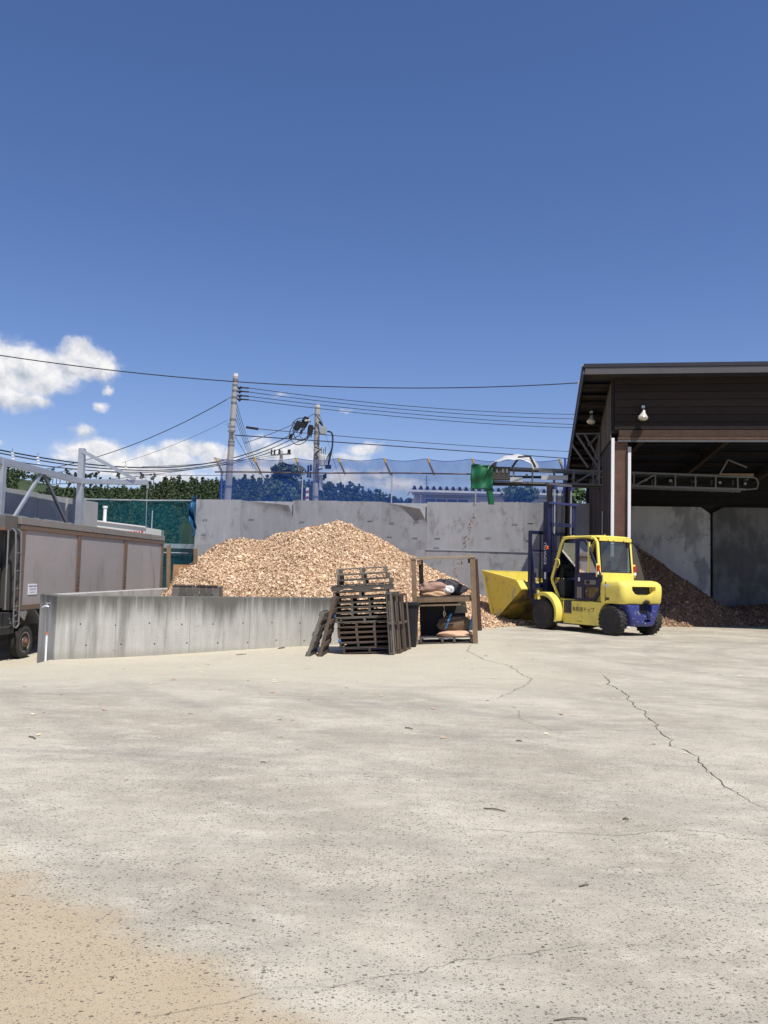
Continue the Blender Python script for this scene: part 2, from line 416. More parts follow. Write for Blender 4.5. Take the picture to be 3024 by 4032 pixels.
# ------------------------------------------------------------------ ground
def yard_material():
    mt = bpy.data.materials.new('yard_concrete'); mt.use_nodes = True
    t = mt.node_tree; t.nodes.clear(); N = NB(t)
    P = N.n('ShaderNodeNewGeometry').outputs['Position']
    P2 = N.v('MULTIPLY', P, (1, 1, 0))
    base = N.mix(N.ss(N.noise(P2, .55, 5.0, .6), .35, .68), (.385, .340, .275, 1), (.60, .545, .455, 1))
    # washed-out and scuffed patches, drawn out across the yard by tyres
    scuff = N.noise(N.v('MULTIPLY', P2, (.35, 1.1, 1)), .9, 6.0, .62)
    base = N.mix(N.m('MULTIPLY', N.ss(scuff, .50, .70), .66), base, (.285, .265, .235, 1))
    sc2 = N.noise(N.v('MULTIPLY', P2, (.8, 1.2, 1)), 2.1, 5.0, .65)
    base = N.mix(N.m('MULTIPLY', N.ss(sc2, .52, .70), .6), base, (.68, .625, .54, 1))
    sc3 = N.noise(N.v('MULTIPLY', P2, (.7, 1.5, 1)), 5.2, 6.0, .7)
    base = N.mix(N.m('MULTIPLY', N.ss(sc3, .50, .68), .42), base, (.27, .245, .21, 1))
    base = N.mix(N.m('MULTIPLY', N.ss(sc3, .50, .34), .35), base, (.66, .61, .53, 1))
    trk = N.noise(N.v('MULTIPLY', N.v('ADD', P2, N.v('SCALE', N.n('ShaderNodeTexNoise', None, Vector=P2, Scale=.25, Detail=2.0).outputs[1])), (.12, 2.4, 1)), 1.0, 4.0, .6)
    for nd in reversed(t.nodes):
        if nd.bl_idname == 'ShaderNodeVectorMath' and nd.operation == 'SCALE': nd.inputs['Scale'].default_value = 3.0; break
    base = N.mix(N.m('MULTIPLY', N.ss(trk, .56, .72), .40), base, (.235, .225, .21, 1))
    # faint arcs left by turning wheels
    arc = N.n('ShaderNodeTexWave', {'wave_type': 'RINGS', 'rings_direction': 'Z'}, Vector=N.v('ADD', P2, (-9.0, -17.0, 0)), Scale=.22, Distortion=2.2, Detail=3.0).outputs[0]
    base = N.mix(N.m('MULTIPLY', N.ss(arc, .82, 1.0), .16), base, (.17, .165, .155, 1))
    # cream colour fading in towards the foot of the low wall
    xy = N.n('ShaderNodeSeparateXYZ', None, i0=P)
    cream_band = N.m('MULTIPLY', N.ss(N.m('ADD', xy.outputs[1], N.m('MULTIPLY', scuff, 5.0)), 12.2, 15.5), N.m('SUBTRACT', 1.0, N.ss(xy.outputs[0], 1.5, 4.5)))
    grit = N.noise(P2, 38.0, 5.0, .7)
    base = N.mix(N.m('MULTIPLY', N.ss(grit, .48, .72), .34), base, (.24, .225, .195, 1))
    base = N.mix(N.m('MULTIPLY', cream_band, .8), base, (.60, .545, .43, 1))
    # tan stain in the near corner
    wob = N.m('MULTIPLY', N.m('SUBTRACT', N.noise(P2, 2.2, 5.0, .6), .5), .55)
    edge = N.m('ADD', N.m('ADD', N.m('MULTIPLY', xy.outputs[0], .62), N.m('MULTIPLY', xy.outputs[1], .785)), wob)
    tan = N.m('SUBTRACT', 1.0, N.ss(edge, 2.02, 2.32))
    base = N.mix(N.m('MULTIPLY', tan, .80), base, (.45, .345, .205, 1))
    base = N.v('MULTIPLY', base, (1.09, 1.085, 1.01))
    dots = N.noise(P2, 260.0, 2.0, .5)
    base = N.mix(N.ss(dots, .35, .75), N.mix(.30, base, (.14, .13, .11, 1)), N.mix(.26, base, (.80, .76, .68, 1)))
    # exposed stones: two sizes
    patch = N.ss(N.noise(P2, 1.5, 4.0, .6), .30, .66)
    near = N.m('SUBTRACT', 1.0, N.m('MULTIPLY', N.ss(xy.outputs[1], 5.0, 11.0), .45))
    for sc, thr, size, colr in ((108.0, .50, .42, (.125, .112, .09, 1)), (66.0, .76, .42, (.075, .068, .055, 1)), (185.0, .40, .44, (.22, .20, .17, 1))):
        wv = N.v('ADD', P2, N.v('SCALE', N.n('ShaderNodeTexNoise', None, Vector=P2, Scale=sc * .9, Detail=1.0).outputs[1]))
        t.nodes[-1].inputs[3].default_value = .0
        for nd in reversed(t.nodes):
            if nd.bl_idname == 'ShaderNodeVectorMath' and nd.operation == 'SCALE': nd.inputs['Scale'].default_value = .5 / sc; break
        vo = N.n('ShaderNodeTexVoronoi', {'feature': 'F1'}, Vector=N.v('MULTIPLY', wv, (.72, 1, 1)), Scale=sc, Randomness=1.0)
        rnd_ = N.n('ShaderNodeSeparateColor', None, i0=vo.outputs['Color'])
        pick = N.ss(N.m('ADD', rnd_.outputs[0], N.m('MULTIPLY', N.m('SUBTRACT', patch, .5), .34)), thr, thr + .04)
        blob = N.m('SUBTRACT', 1.0, N.ss(vo.outputs['Distance'], N.m('MULTIPLY', rnd_.outputs[1], size), N.m('MULTIPLY_ADD', rnd_.outputs[1], size, .10)))
        f = N.m('MULTIPLY', N.m('MULTIPLY', pick, blob), near)
        base = N.mix(N.m('MULTIPLY', f, .80), base, colr)
    h = N.m('ADD', N.noise(P2, 90.0, 4.0, .6), N.m('MULTIPLY', N.noise(P2, 9.0, 4.0, .6), .8))
    bp = N.n('ShaderNodeBump', None, Height=h, Strength=.28, Distance=.006)
    b = N.n('ShaderNodeBsdfPrincipled', None, Base_Color=base, Roughness=.92, Normal=bp.outputs[0])
    b.inputs['Specular IOR Level'].default_value = .25
    o = N.n('ShaderNodeOutputMaterial'); t.links.new(b.outputs[0], o.inputs[0])
    return mt
YARD = yard_material()
xs = np.concatenate([[-900, -300, -120, -60, -30, -20], np.arange(-14.5, -7.0, .5), [-6.95, -6.72], np.arange(-6.5, 14.6, .25), [20, 30, 60, 120, 300, 900]])
ys = np.concatenate([[-200, -60, -20, -8, -3, 0, 1], np.arange(2, 15.4, .4), [15.42, 15.72], np.arange(16, 37, .5), [37.2, 40, 50, 70, 110, 200, 400, 900, 2500]])
GX, GY = np.meshgrid(xs, ys)
GZ = gz(GX, GY)
DOCK = (GX < -6.93) & (GX > -14.1) & (GY > 15.6) & (GY < 37.1)
GZ = np.where(DOCK, -0.85, GZ)
GZ = np.where((GX <= -14.1) | (GY > 37.1), np.maximum(GZ, -.3), GZ)
nx, ny = len(xs), len(ys)
idx = np.arange(nx * ny).reshape(ny, nx)
quads = np.stack([idx[:-1, :-1], idx[:-1, 1:], idx[1:, 1:], idx[1:, :-1]], -1).reshape(-1, 4)
gmesh = numpy_mesh('ground', np.stack([GX, GY, GZ], -1).reshape(-1, 3), quads)
shade(gmesh, 30)
GROUND = link('ground', gmesh, YARD)
tag(GROUND, 'pale concrete yard with exposed stones and a tan stain', None, None, 'structure')

# cracks: jagged dark gaps following the breaks in the slab
CRACK = mat('crack_shadow', (.105, .095, .08), .95, 0, ((30, .3, (1, 1, 1)),))
rng = np.random.default_rng(5)
def crack(pix, w0, w1, seed):
    r = np.random.default_rng(seed)
    P = [ground(*q)[:2] for q in pix]
    pts = []
    for a, b in zip(P[:-1], P[1:]):
        n = max(2, int(np.linalg.norm(b - a) / .05))
        for i in range(n): pts.append(a + (b - a) * i / n)
    pts = np.array(pts + [P[-1]])
    n = len(pts); j = np.cumsum(r.normal(0, .012, (n, 2)), 0); k = max(3, n // 12)
    base = np.stack([np.convolve(np.pad(j[:, i], k, mode='edge'), np.ones(2 * k + 1) / (2 * k + 1), 'valid') for i in (0, 1)], -1)
    pts = pts + (j - base) * 1.1 + r.normal(0, .005, (n, 2))
    t = np.linspace(0, 1, n); w = (w0 + (w1 - w0) * t) * (.35 + 1.1 * r.random(n)) * np.minimum(1, np.minimum(t, 1 - t) * 14 + .15)
    d = np.gradient(pts, axis=0); d /= np.linalg.norm(d, axis=1)[:, None] + 1e-9
    nrm = np.stack([-d[:, 1], d[:, 0]], -1)
    A, B = pts + nrm * w[:, None], pts - nrm * w[:, None]
    V = np.concatenate([A, B]); V = np.column_stack([V, gz(V[:, 0], V[:, 1]) + .004])
    q = np.array([(i, i + 1, n + i + 1, n + i) for i in range(n - 1)])
    return link('crack', numpy_mesh('crack', V, q), CRACK, GROUND)
crack([(1862, 2533), (1838, 2562), (1905, 2598), (2010, 2622), (2040, 2650), (2095, 2672), (2060, 2706), (1990, 2735), (1960, 2760)], .0045, .0035, 1)
crack([(2375, 2655), (2400, 2695), (2468, 2735), (2490, 2775), (2552, 2820), (2600, 2872), (2640, 2925), (2650, 2940), (2695, 2955), (2770, 3012), (2850, 3090), (2905, 3135), (3060, 3205)], .0062, .0042, 2)
crack([(2010, 2780), (2045, 2800), (2040, 2830), (2130, 2860), (2190, 2880)], .0025, .002, 3)
crack([(1530, 3250), (1700, 3262), (1930, 3270), (2150, 3278), (2450, 3290), (2700, 3265), (3030, 3320)], .0014, .0016, 4)
crack([(560, 4005), (760, 3985), (1000, 3915), (1330, 3880), (1560, 3840), (1800, 3790), (2100, 3750), (2330, 3720)], .0008, .001, 6)
crack([(0, 2470 + 300), (260, 2765), (380, 2780)], .002, .002, 9)

# ------------------------------------------------------------------ low concrete walls round the chip bay
def conc_wall(name, label, plan, z0, z1, cmat=None):
    root = thing(name, label, 'concrete wall')
    m = MB(); m.loft([[(x, y, z) for (x, y) in plan] for z in (z0, z1 - .02)] + [[(x, y, z1) for (x, y) in plan]])
    b = m.build('wall', cmat or CONC_S, root, bevel=.012)
    return root
P1, P2 = np.array([-6.15, 15.97]), np.array([-0.95, 19.05])
dv = (P2 - P1) / np.linalg.norm(P2 - P1); nv_ = np.array([dv[1], -dv[0]])
P0 = np.array([-6.80, 16.78])
plan = [tuple(P1), tuple(P2), tuple(P2 - nv_ * .26), tuple(P1 - nv_ * .26 + dv * .25), (-6.53, 16.85), tuple(P0)]
fw = conc_wall('low_wall', 'long low grey concrete wall streaked dark along the top, pallets at its end', plan, -1.0, .89)
HOLE = mat('tie_hole', (.10, .095, .085), .95)
for row, zz in ((0, .34), (1, -.05)):
    for i in range(8):
        s_ = .45 + i * .66 + (.12 if row else 0)
        c = P1 + dv * s_ + nv_ * .0015
        m = MB(); m.lathe([(-.02, .016), (.002, .016), (.003, .012)], 'y', (0, 0, 0), 10)
        o = m.build('tie_hole', HOLE, fw, loc=(c[0], c[1], zz + random.Random(i + row * 9).uniform(-.02, .02)), rot=(0, 0, math.atan2(dv[1], dv[0]) + math.pi))
m = MB(); m.box((0, 0, 0), (5.8, .28, .05)); cpos = P1 + dv * 3.0 - nv_ * .13
m = MB(); 
for s_ in (1.12, 2.6, 3.9, 5.1):
    c = P1 + dv * s_ + nv_ * .002
    m.box((c[0], c[1], .28), (.007, .008, 1.1), (0, 0, math.atan2(dv[1], dv[0])))
m.build('form_joint', mat('joint_line', (.30, .29, .265), .95), fw)
w2 = conc_wall('low_wall', 'low concrete wall with pale flaking top between the truck and the chip bay', [(-6.80, 16.80), (-6.53, 16.87), (-6.02, 24.7), (-6.29, 24.7)], -1.2, .875, CONC)
# garden tap standing at the wall's corner
tp = ground(182, 2600)
tap = thing('water_tap', 'white standpipe with brass tap beside the corner of the low wall', 'tap', (-6.30, 15.95, gz(-6.3, 15.95)))
MB().tube([(0, 0, -.02), (0, 0, .5)], .020, 10).build('pipe_sleeve', WHITE, tap, True)
MB().tube([(0, 0, .5), (0, 0, .54)], .034, 10).build('collar', mat('copper', (.55, .2, .1), .4, .3), tap, True)
MB().tube([(0, 0, .5), (.008, 0, 1.02)], .013, 8).build('riser', STEEL, tap, True)
m = MB(); m.tube([(.01, 0, 1.02), (-.06, -.03, 1.03), (-.10, -.04, 1.0)], .017, 8); m.tube([(-.02, -.01, 1.03), (-.02, -.01, 1.08)], .012, 8); m.box((-.0, -.01, 1.085), (.09, .025, .014))
m.build('spout', GALV, tap, True)

# ------------------------------------------------------------------ chips
CHIP = mat('wood_chips', (.5, .35, .2), .8, 0, ((.7, .16, (1, 1, 1)), (3.1, .14, (1, 1, 1))), attr=((.31, .16, .072), (.94, .73, .50)), world=True)
CHIP_BED = mat('chip_bed', (.40, .26, .15), .9, 0, ((14, .4, (1, 1, 1)),), (30, .8), world=True)
CHIP_SHADED = mat('shaded_chips', (.2, .12, .07), .85, 0, ((1.1, .2, (1, 1, 1)),), attr=((.07, .036, .02), (.47, .31, .205)), world=True)  # chips of the inner heap, the shed's shade mixed into their colour
def vnoise(x, y, sc, seed):
    r = np.random.default_rng(seed); T = r.random((64, 64))
    u, v = x * sc, y * sc
    i, j = np.floor(u).astype(int), np.floor(v).astype(int); fu, fv = sstep(u - i), sstep(v - j)
    g = lambda a, b: T[a % 64, b % 64]
    return (g(i, j) * (1 - fu) + g(i + 1, j) * fu) * (1 - fv) + (g(i, j + 1) * (1 - fu) + g(i + 1, j + 1) * fu) * fv
def heap(name, label, hfun, x0, x1, y0, y1, nchip, seed, mchip, size, R=None, T0=(0, 0), fixed=None):
    """a heap: a bed surface and tens of thousands of loose chips lying on it"""
    r = np.random.default_rng(seed)
    step = .14
    X, Y = np.meshgrid(np.arange(x0, x1 + step, step), np.arange(y0, y1 + step, step)); Z = hfun(X, Y) - .03
    ny_, nx_ = X.shape; id_ = np.arange(nx_ * ny_).reshape(ny_, nx_)
    q = np.stack([id_[:-1, :-1], id_[:-1, 1:], id_[1:, 1:], id_[1:, :-1]], -1).reshape(-1, 4)
    keep = (Z.ravel()[q] > -.06).any(1)
    root = thing(name, label, 'wood chips', (T0[0], T0[1], 0), R or 0.0)
    root['kind'] = 'stuff'
    bed = numpy_mesh('chip_bed', np.stack([X, Y, np.maximum(Z, -.12)], -1).reshape(-1, 3), q[keep]); shade(bed, 80)
    tag(link('chip_bed', bed, CHIP_BED, root), kind='stuff')
    pts = np.empty((0, 2))
    while len(pts) < nchip:
        p = np.column_stack([r.uniform(x0, x1, nchip), r.uniform(y0, y1, nchip)])
        h = hfun(p[:, 0], p[:, 1]); pts = np.concatenate([pts, p[h > -.02 - .03 * r.random(nchip)]])
    pts = pts[:nchip]; e = .12
    h = hfun(pts[:, 0], pts[:, 1])
    gx_ = (hfun(pts[:, 0] + e, pts[:, 1]) - hfun(pts[:, 0] - e, pts[:, 1])) / (2 * e); gy_ = (hfun(pts[:, 0], pts[:, 1] + e) - hfun(pts[:, 0], pts[:, 1] - e)) / (2 * e)
    n = np.column_stack([-gx_, -gy_, np.ones(nchip)]); n /= np.linalg.norm(n, axis=1)[:, None]
    n += r.normal(0, .55, n.shape); n /= np.linalg.norm(n, axis=1)[:, None]
    a = r.normal(0, 1, n.shape); u = np.cross(n, a); u /= np.linalg.norm(u, axis=1)[:, None]; w = np.cross(n, u)
    L = size * r.lognormal(0, .50, nchip)[:, None]; B = L * r.uniform(.3, .7, (nchip, 1))
    c = np.column_stack([pts, h + r.uniform(-.02, .05, nchip)])
    bend = n * L * r.uniform(-.22, .22, (nchip, 1))
    V = np.stack([c - u * L - w * B, c - u * L * .9 + w * B, c + bend - w * B * 1.05, c + bend + w * B, c + u * L - w * B * .8, c + u * L * 1.1 + w * B * .7], 1).reshape(-1, 3)
    i6 = np.arange(nchip)[:, None] * 6
    Q = np.concatenate([i6 + [0, 2, 3, 1], i6 + [2, 4, 5, 3]])
    tint = np.clip(r.beta(1.8, 1.1, nchip), 0, 1)
    me = numpy_mesh('chips', V, Q, np.concatenate([tint, tint]))
    tag(link('chips', me, mchip, root), kind='stuff')
    return root
def cone(x, y, cx, cy, R_, H_, p=1.0, rx=1.0):
    d = np.sqrt(((x - cx) / rx) ** 2 + (y - cy) ** 2) / R_
    return H_ * (1 - np.sqrt(d * d + .02)) * 1.06
def smax(a, b, k=.35):
    hh = np.clip(.5 + .5 * (a - b) / k, 0, 1); return b + (a - b) * hh + k * hh * (1 - hh)
def h_main(x, y):
    z = cone(x, y, -1.75, 28.0, 6.1, 3.35)
    z = smax(z, cone(x, y, -2.6, 27.3, 5.6, 2.95))
    z = smax(z, cone(x, y, -4.5, 27.0, 4.3, 2.62), .3)
    z = smax(z, cone(x, y, -5.3, 25.4, 4.4, 1.75), .3)
    z = smax(z, cone(x, y, 1.2, 28.9, 4.4, 1.25))
    z = smax(z, cone(x, y, -2.2, 23.4, 4.6, 1.55))
    z = smax(z, cone(x, y, 3.2, 31.2, 1.9, .40), .2)
    z = z + (vnoise(x, y, .8, 1) - .5) * .3 + (vnoise(x, y, 2.6, 2) - .5) * .16 + (vnoise(x, y, 6.5, 3) - .5) * .07
    # the bay: kept behind the low walls and in front of the clad wall
    behind = (x - P1[0]) * (-dv[1]) + (y - P1[1]) * dv[0]
    z = np.where(behind < .35, -1, z)
    z = np.where(x < -6.0 + (y - 24.7) * .065, np.minimum(z, .1), z)
    return np.where(y > 33.9, -1, z) - .0
heap('chip_pile', 'large sunlit heap of pale orange wood chips against the clad wall', h_main, -7.0, 5.6, 16.6, 33.8, 340000, 3, CHIP, .0158)

# ------------------------------------------------------------------ clad wall (local frame of the shed: x along the front, y to the back)
SHED_O, SHED_R = (6.88, 25.4, 0), math.radians(-9.2)
WY = 7.75
cw = thing('clad_wall', 'tall grey wall clad in dull metal sheets behind the chip heap', 'wall', SHED_O, SHED_R)
slab = mat('cast_concrete', (.42, .435, .445), .9, 0, ((.8, .16, (1, 1, 1)), (3, .18, (1.5, 1, .25))), (20, .25), rnd=.1,
           mixes=(((.13, .135, .14), 1.1, .52, .66, (1.2, 1, .5), .6), ((.50, .51, .52), .8, .52, .66, (1, 1, 1), .6), ((.07, .06, .065), 5, .66, .72, (.6, 1, 2.5), .7)))
edges = [-16.2, -12.9, -9.6, -6.3, -3.0, .12]
for a, b in zip(edges[:-1], edges[1:]):
    MB().box(((a + b) / 2, WY + .20, 2.17), (b - a - .012, .28, 4.34)).build('slab', slab, cw)
# upper row of sheets, three with torn corners
zt, zm = 4.40, 2.37
up = [-16.35, -14.35, -12.08, -10.2, -8.35, -6.45, -4.32, -2.55, -1.30, .02]
rs = random.Random(4)
for i, (a, b) in enumerate(zip(up[:-1], up[1:])):
    top = zt + rs.uniform(-.03, .03); yy = WY - .012 - (.010 if i % 2 else 0)
    w = b - a + .03
    def f(u, v, a=a, w=w, top=top, yy=yy, i=i):
        x, z = a + u * w, zm + (top - zm) * v
        y = yy + .006 * math.sin(u * 9 + i * 2) * math.sin(v * 5 + i)
        if i == 1:            # curled upper right corner
            k = max(0, (v - .62) / .38 - (1 - u) * .95); y -= k * k * .13; z -= k * .20; x -= k * .20
        if i == 4:
            k = max(0, (v - .55) / .45 - (1 - u) * 1.05); y -= k * k * .20; z -= k * .28; x -= k * .30
        return (x, y, z)
    MB().sheet(f, 14, 20).build('metal_sheet', ZINC, cw, 60)
lo = [-16.35, -14.0, -11.7, -9.3, -6.9, -6.45, -3.9, -1.55, .02]
for i, (a, b) in enumerate(zip(lo[:-1], lo[1:])):
    yy = WY - .035 - (.009 if i % 2 else 0)
    f = lambda u, v, a=a, b=b, yy=yy, i=i: (a + u * (b - a + .02), yy + .005 * math.sin(u * 8 + i) * math.sin(v * 6), -.1 + (zm + .07 + .1) * v)
    MB().sheet(f, 8, 10).build('metal_sheet', ZINC, cw, 60)
# short anchor slots pressed in the sheets
slot = mat('slot_dark', (.13, .13, .13), .8)
for i, a in enumerate(up[:-1]):
    for fx in (.22, .78):
        for zz in (3.55, 2.95, 2.52):
            if rs.random() < .5:
                MB().box((a + fx * (up[i + 1] - a) + rs.uniform(-.05, .05), WY - .034, zz + rs.uniform(-.05, .05)), (.22, .012, .016)).build('anchor_slot', slot, cw)
m = MB(); m.bar((-6.45, WY - .055, zm + .075), (-1.5, WY - .055, zm + .06), .03, .03); m.build('edge_strip', GALV, cw)
# streak of spilled chips down the sheets below the conveyor
rs = random.Random(8); m = MB()
for i in range(70):
    t = rs.random() ** .8; z = 4.42 - t * 3.3; x = -4.45 - .8 * max(0, (4.3 - z)) * .30 + rs.gauss(0, .05 + .05 * t) - .1 * t
    m.box((x, WY - .045, z), (rs.uniform(.02, .05), .012, rs.uniform(.02, .06)), (rs.random(), rs.random() * 3, rs.random()))
tag(m.build('stuck_chips', mat('stuck_chips', (.42, .27, .16), .9, 0, ((20, .4, (1, 1, 1)),)), cw), kind='stuff')

# blue net above the wall: posts, rail, outriggers with yellow caps
BNET = net_mat('blue_net', (.028, .105, .40), .42)
BLUEPOST = mat('blue_post', (.05, .10, .38), .5)
YCAP = mat('yellow_cap', (.55, .36, .03), .5, 0, ((8, .2, (1, 1, 1)),))
fn = thing('net_fence', 'blue net fence on a pipe rail with yellow capped outriggers above the clad wall', 'fence', SHED_O, SHED_R)
RZ, NY = 5.57, WY + .12
m = MB(); m.tube([(-15.6 + i * 1.0, NY - .05, RZ + .012 * math.sin(i)) for i in range(12)] + [(-4.35, NY - .05, RZ)], .03, 8); m.build('rail', PIPE, fn, True)
for x in (-15.3, -11.75, -7.95, -4.5, -1.0):
    MB().tube([(x, NY, 4.3), (x, NY, RZ + .02)], .028, 8).build('post', BLUEPOST if x in (-15.3, -1.0) else GALV, fn, True)
MB().tube([(-.95, NY - .02, 4.3), (-.95, NY - .02, 6.22)], .05, 8).build('post', BLUEPOST, fn, True)
for x in (-15.25, -13.55, -11.75, -9.92, -8.0, -6.2, -4.4, -.95):
    o = MB(); o.bar((x, NY - .03, RZ - .06), (x - .20, NY - .25, RZ + .44), .05, .05); g = o.build('outrigger', PIPE, fn)
    o = MB(); o.bar((x - .19, NY - .24, RZ + .42), (x - .25, NY - .30, RZ + .60), .055, .055); o.build('cap', YCAP, g)
f = lambda u, v: (-15.4 + u * 14.5, NY + .03 + .01 * math.sin(u * 60), 4.34 + v * (RZ - 4.34))
MB().sheet(f, 40, 4).build('net', BNET, fn, 60)
f = lambda u, v: (-15.4 + u * 14.5 - .22 * v, NY - .03 - .24 * v, RZ + (.58 - .10 * abs(math.sin(u * 8 * math.pi)) * v) * v)
MB().sheet(f, 96, 5).build('net', net_mat('blue_net_thin', (.025, .09, .48), .38), fn, 60)
m = MB(); m.tube([(-15.4 + 14.5 * u - .22, NY - .27, RZ + .58 - .10 * abs(math.sin(u * 8 * math.pi))) for u in np.linspace(0, 1, 97)], .012, 5); m.build('net_rope', BLUEPOST, fn)

# teal net further along the same line
tn = thing('net_fence', 'teal mesh net hung from a bare pipe left of the clad wall', 'fence', SHED_O, SHED_R)
TNET = net_mat('teal_net', (.006, .095, .125), .56)
f = lambda u, v: (-21.6 + u * 5.3, WY + .35 + .05 * math.sin(u * 25) + .03 * math.sin(v * 9 + u * 7), -.2 + (4.55 - .02) * v)
MB().sheet(f, 30, 16).build('net', TNET, tn, 60)
MB().tube([(-21.7, WY + .33, 4.36), (-19, WY + .33, 4.34), (-16.2, WY + .33, 4.36)], .03, 8).build('rail', GALV, tn, True)
MB().tube([(-21.6, WY + .3, 2.05), (-16.2, WY + .3, 2.1)], .022, 8).build('rail', GALV, tn, True)
for x in (-21.62, -18.45):
    MB().tube([(x, WY + .3, 0), (x, WY + .3, 4.4 if x < -21 else 3.9)], .022, 8).build('post', GALV, tn, True)
# blue tarp scrap on the wall's end
TARP = mat('blue_tarp', (.010, .085, .20), .45, 0, ((6, .3, (1, 1, 1)),), (8, .6))
bt = thing('tarp', 'crumpled blue tarp hanging on the left end of the clad wall', 'tarp', SHED_O, SHED_R)
def f(u, v):
    z = 4.5 - v * 1.75; wd = .08 + .24 * math.sin(min(1, v * 1.25) * math.pi) ** .8
    return (-16.32 - wd * u - .05 * math.sin(v * 7), WY - .12 + .12 * math.sin(u * 6 + v * 9) + .07 * math.sin(v * 17), z + .05 * math.sin(u * 9))
MB().sheet(f, 14, 26).build('tarp_sheet', TARP, bt, 80, solid=.01)

# ------------------------------------------------------------------ open-fronted shed
shed = thing('chip_shed', 'tall dark timber shed with an open front, white corner guards and sloping roof', 'shed', SHED_O, SHED_R)
XR = 15.0
ROOF_F, ROOF_B = 7.9, 5.72          # roof underside falls to the back
def zr(y): return ROOF_F - .22 + (ROOF_B - ROOF_F) * (y + .6) / 8.4
roofm = mat('roof_sheet', (.035, .036, .045), .5, .2, ((3, .2, (1, 1, 1)),))
m = MB(); m.loft([[(-.85, -.6, zr(-.6) + .10), (XR + .6, -.6, zr(-.6) + .10), (XR + .6, 9.4, zr(9.4) + .10), (-.85, 9.4, zr(9.4) + .10)], [(-.85, -.6, zr(-.6) + .17), (XR + .6, -.6, zr(-.6) + .17), (XR + .6, 9.4, zr(9.4) + .17), (-.85, 9.4, zr(9.4) + .17)]])
roof = m.build('roof', roofm, shed)
MB().box(((XR - .25) / 2, -.63, ROOF_F - .03), (XR + 1.5, .04, .11)).build('ridge_cap', roofm, roof)
MB().box(((XR - .25) / 2, -.615, ROOF_F - .195), (XR + 1.42, .03, .20)).build('fascia', mat('grey_fascia', (.095, .09, .095), .6, 0, ((3, .15, (1, 1, 1)),)), roof)
m = MB(); m.bar((-.87, -.60, zr(-.6) + .06), (-.87, 9.4, zr(9.4) + .06), .04, .30); m.build('barge_board', roofm, roof)
m = MB(); m.bar((-.90, -.63, zr(-.6) + .20), (-.90, 9.4, zr(9.4) + .20), .05, .05); m.build('verge_strip', STEEL, roof)
# soffit boards under the overhang, rafters inside
for i in range(14):
    y0 = -.58 + i * .71
    m = MB(); m.bar((-.82, y0 + .34, zr(y0 + .34) + .05), (0.02, y0 + .34, zr(y0 + .34) + .05), .68, .03); m.build('soffit_board', wood('dark'), roof)
for i in range(9):
    y0 = .45 + i * 1.0
    m = MB(); m.bar((-.84, y0, zr(y0) - .02), (XR, y0, zr(y0) - .02), .09, .10); m.build('purlin', wood('dark'), roof)
for x in (2.1, 4.9, 7.7, 10.5, 13.3):
    m = MB(); m.bar((x, .1, zr(.1) - .45), (x - 1.6, 7.6, zr(7.6) - .2), .16, .22); m.build('rafter', wood('side'), roof)
# front boards above the opening
zb = 6.02; k = 0
while zb < 7.55:
    h_ = .232
    MB().box((XR / 2 + .06, -.012 - (k % 2) * .006, zb + h_ / 2), (XR - .1, .03, h_ - .014)).build('front_board', wood('dark'), shed); zb += h_; k += 1
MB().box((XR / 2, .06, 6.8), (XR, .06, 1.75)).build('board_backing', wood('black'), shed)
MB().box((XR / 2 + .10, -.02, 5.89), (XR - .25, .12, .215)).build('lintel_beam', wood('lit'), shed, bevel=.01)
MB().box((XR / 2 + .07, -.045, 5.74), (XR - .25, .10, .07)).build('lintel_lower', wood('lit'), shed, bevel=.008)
MB().box((XR / 2 + .07, -.06, 5.665), (XR - .25, .06, .06)).build('door_track', mat('door_track', (.11, .11, .115), .6, .2, ((3, .2, (1, 1, 1)),)), shed)
# corner column between its two white guards
MB().box((.30, .14, 2.84), (.40, .26, 5.68)).build('column', wood('red'), shed, bevel=.01)
MB().box((.055, -.02, 2.88), (.092, .10, 5.76)).build('corner_guard', WHITE, shed, bevel=.008)
gd = MB().box((.545, -.03, 2.66), (.088, .10, 5.30)).build('corner_guard', WHITE, shed, bevel=.008)
MB().box((.545, -.03, 5.40), (.098, .098, .17)).build('guard_cap', STEEL, gd)
# left side: upright boards, an opening where the conveyor enters
ybd = .06; rs = random.Random(2)
while ybd < WY - .04:
    w = .22 + rs.uniform(-.02, .02); yc = ybd + w / 2; off = rs.uniform(-.006, .006)
    spans = [(0, 5.66)]
    if 3.0 < yc < 4.1: spans = [(0, 4.55), (5.32, 5.66)]
    for (z0, z1) in spans:
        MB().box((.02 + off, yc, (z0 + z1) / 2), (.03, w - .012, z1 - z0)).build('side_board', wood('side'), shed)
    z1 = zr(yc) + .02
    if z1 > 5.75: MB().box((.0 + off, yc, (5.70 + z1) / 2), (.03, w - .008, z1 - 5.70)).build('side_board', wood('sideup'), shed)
    ybd += w
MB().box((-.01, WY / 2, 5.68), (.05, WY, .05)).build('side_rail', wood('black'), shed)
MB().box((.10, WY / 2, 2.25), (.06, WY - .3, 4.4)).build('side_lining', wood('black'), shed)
m = MB(); m.box((-.03, 2.15, 2.9), (.03, .10, 1.55)); m.build('side_batten', GALV, shed)
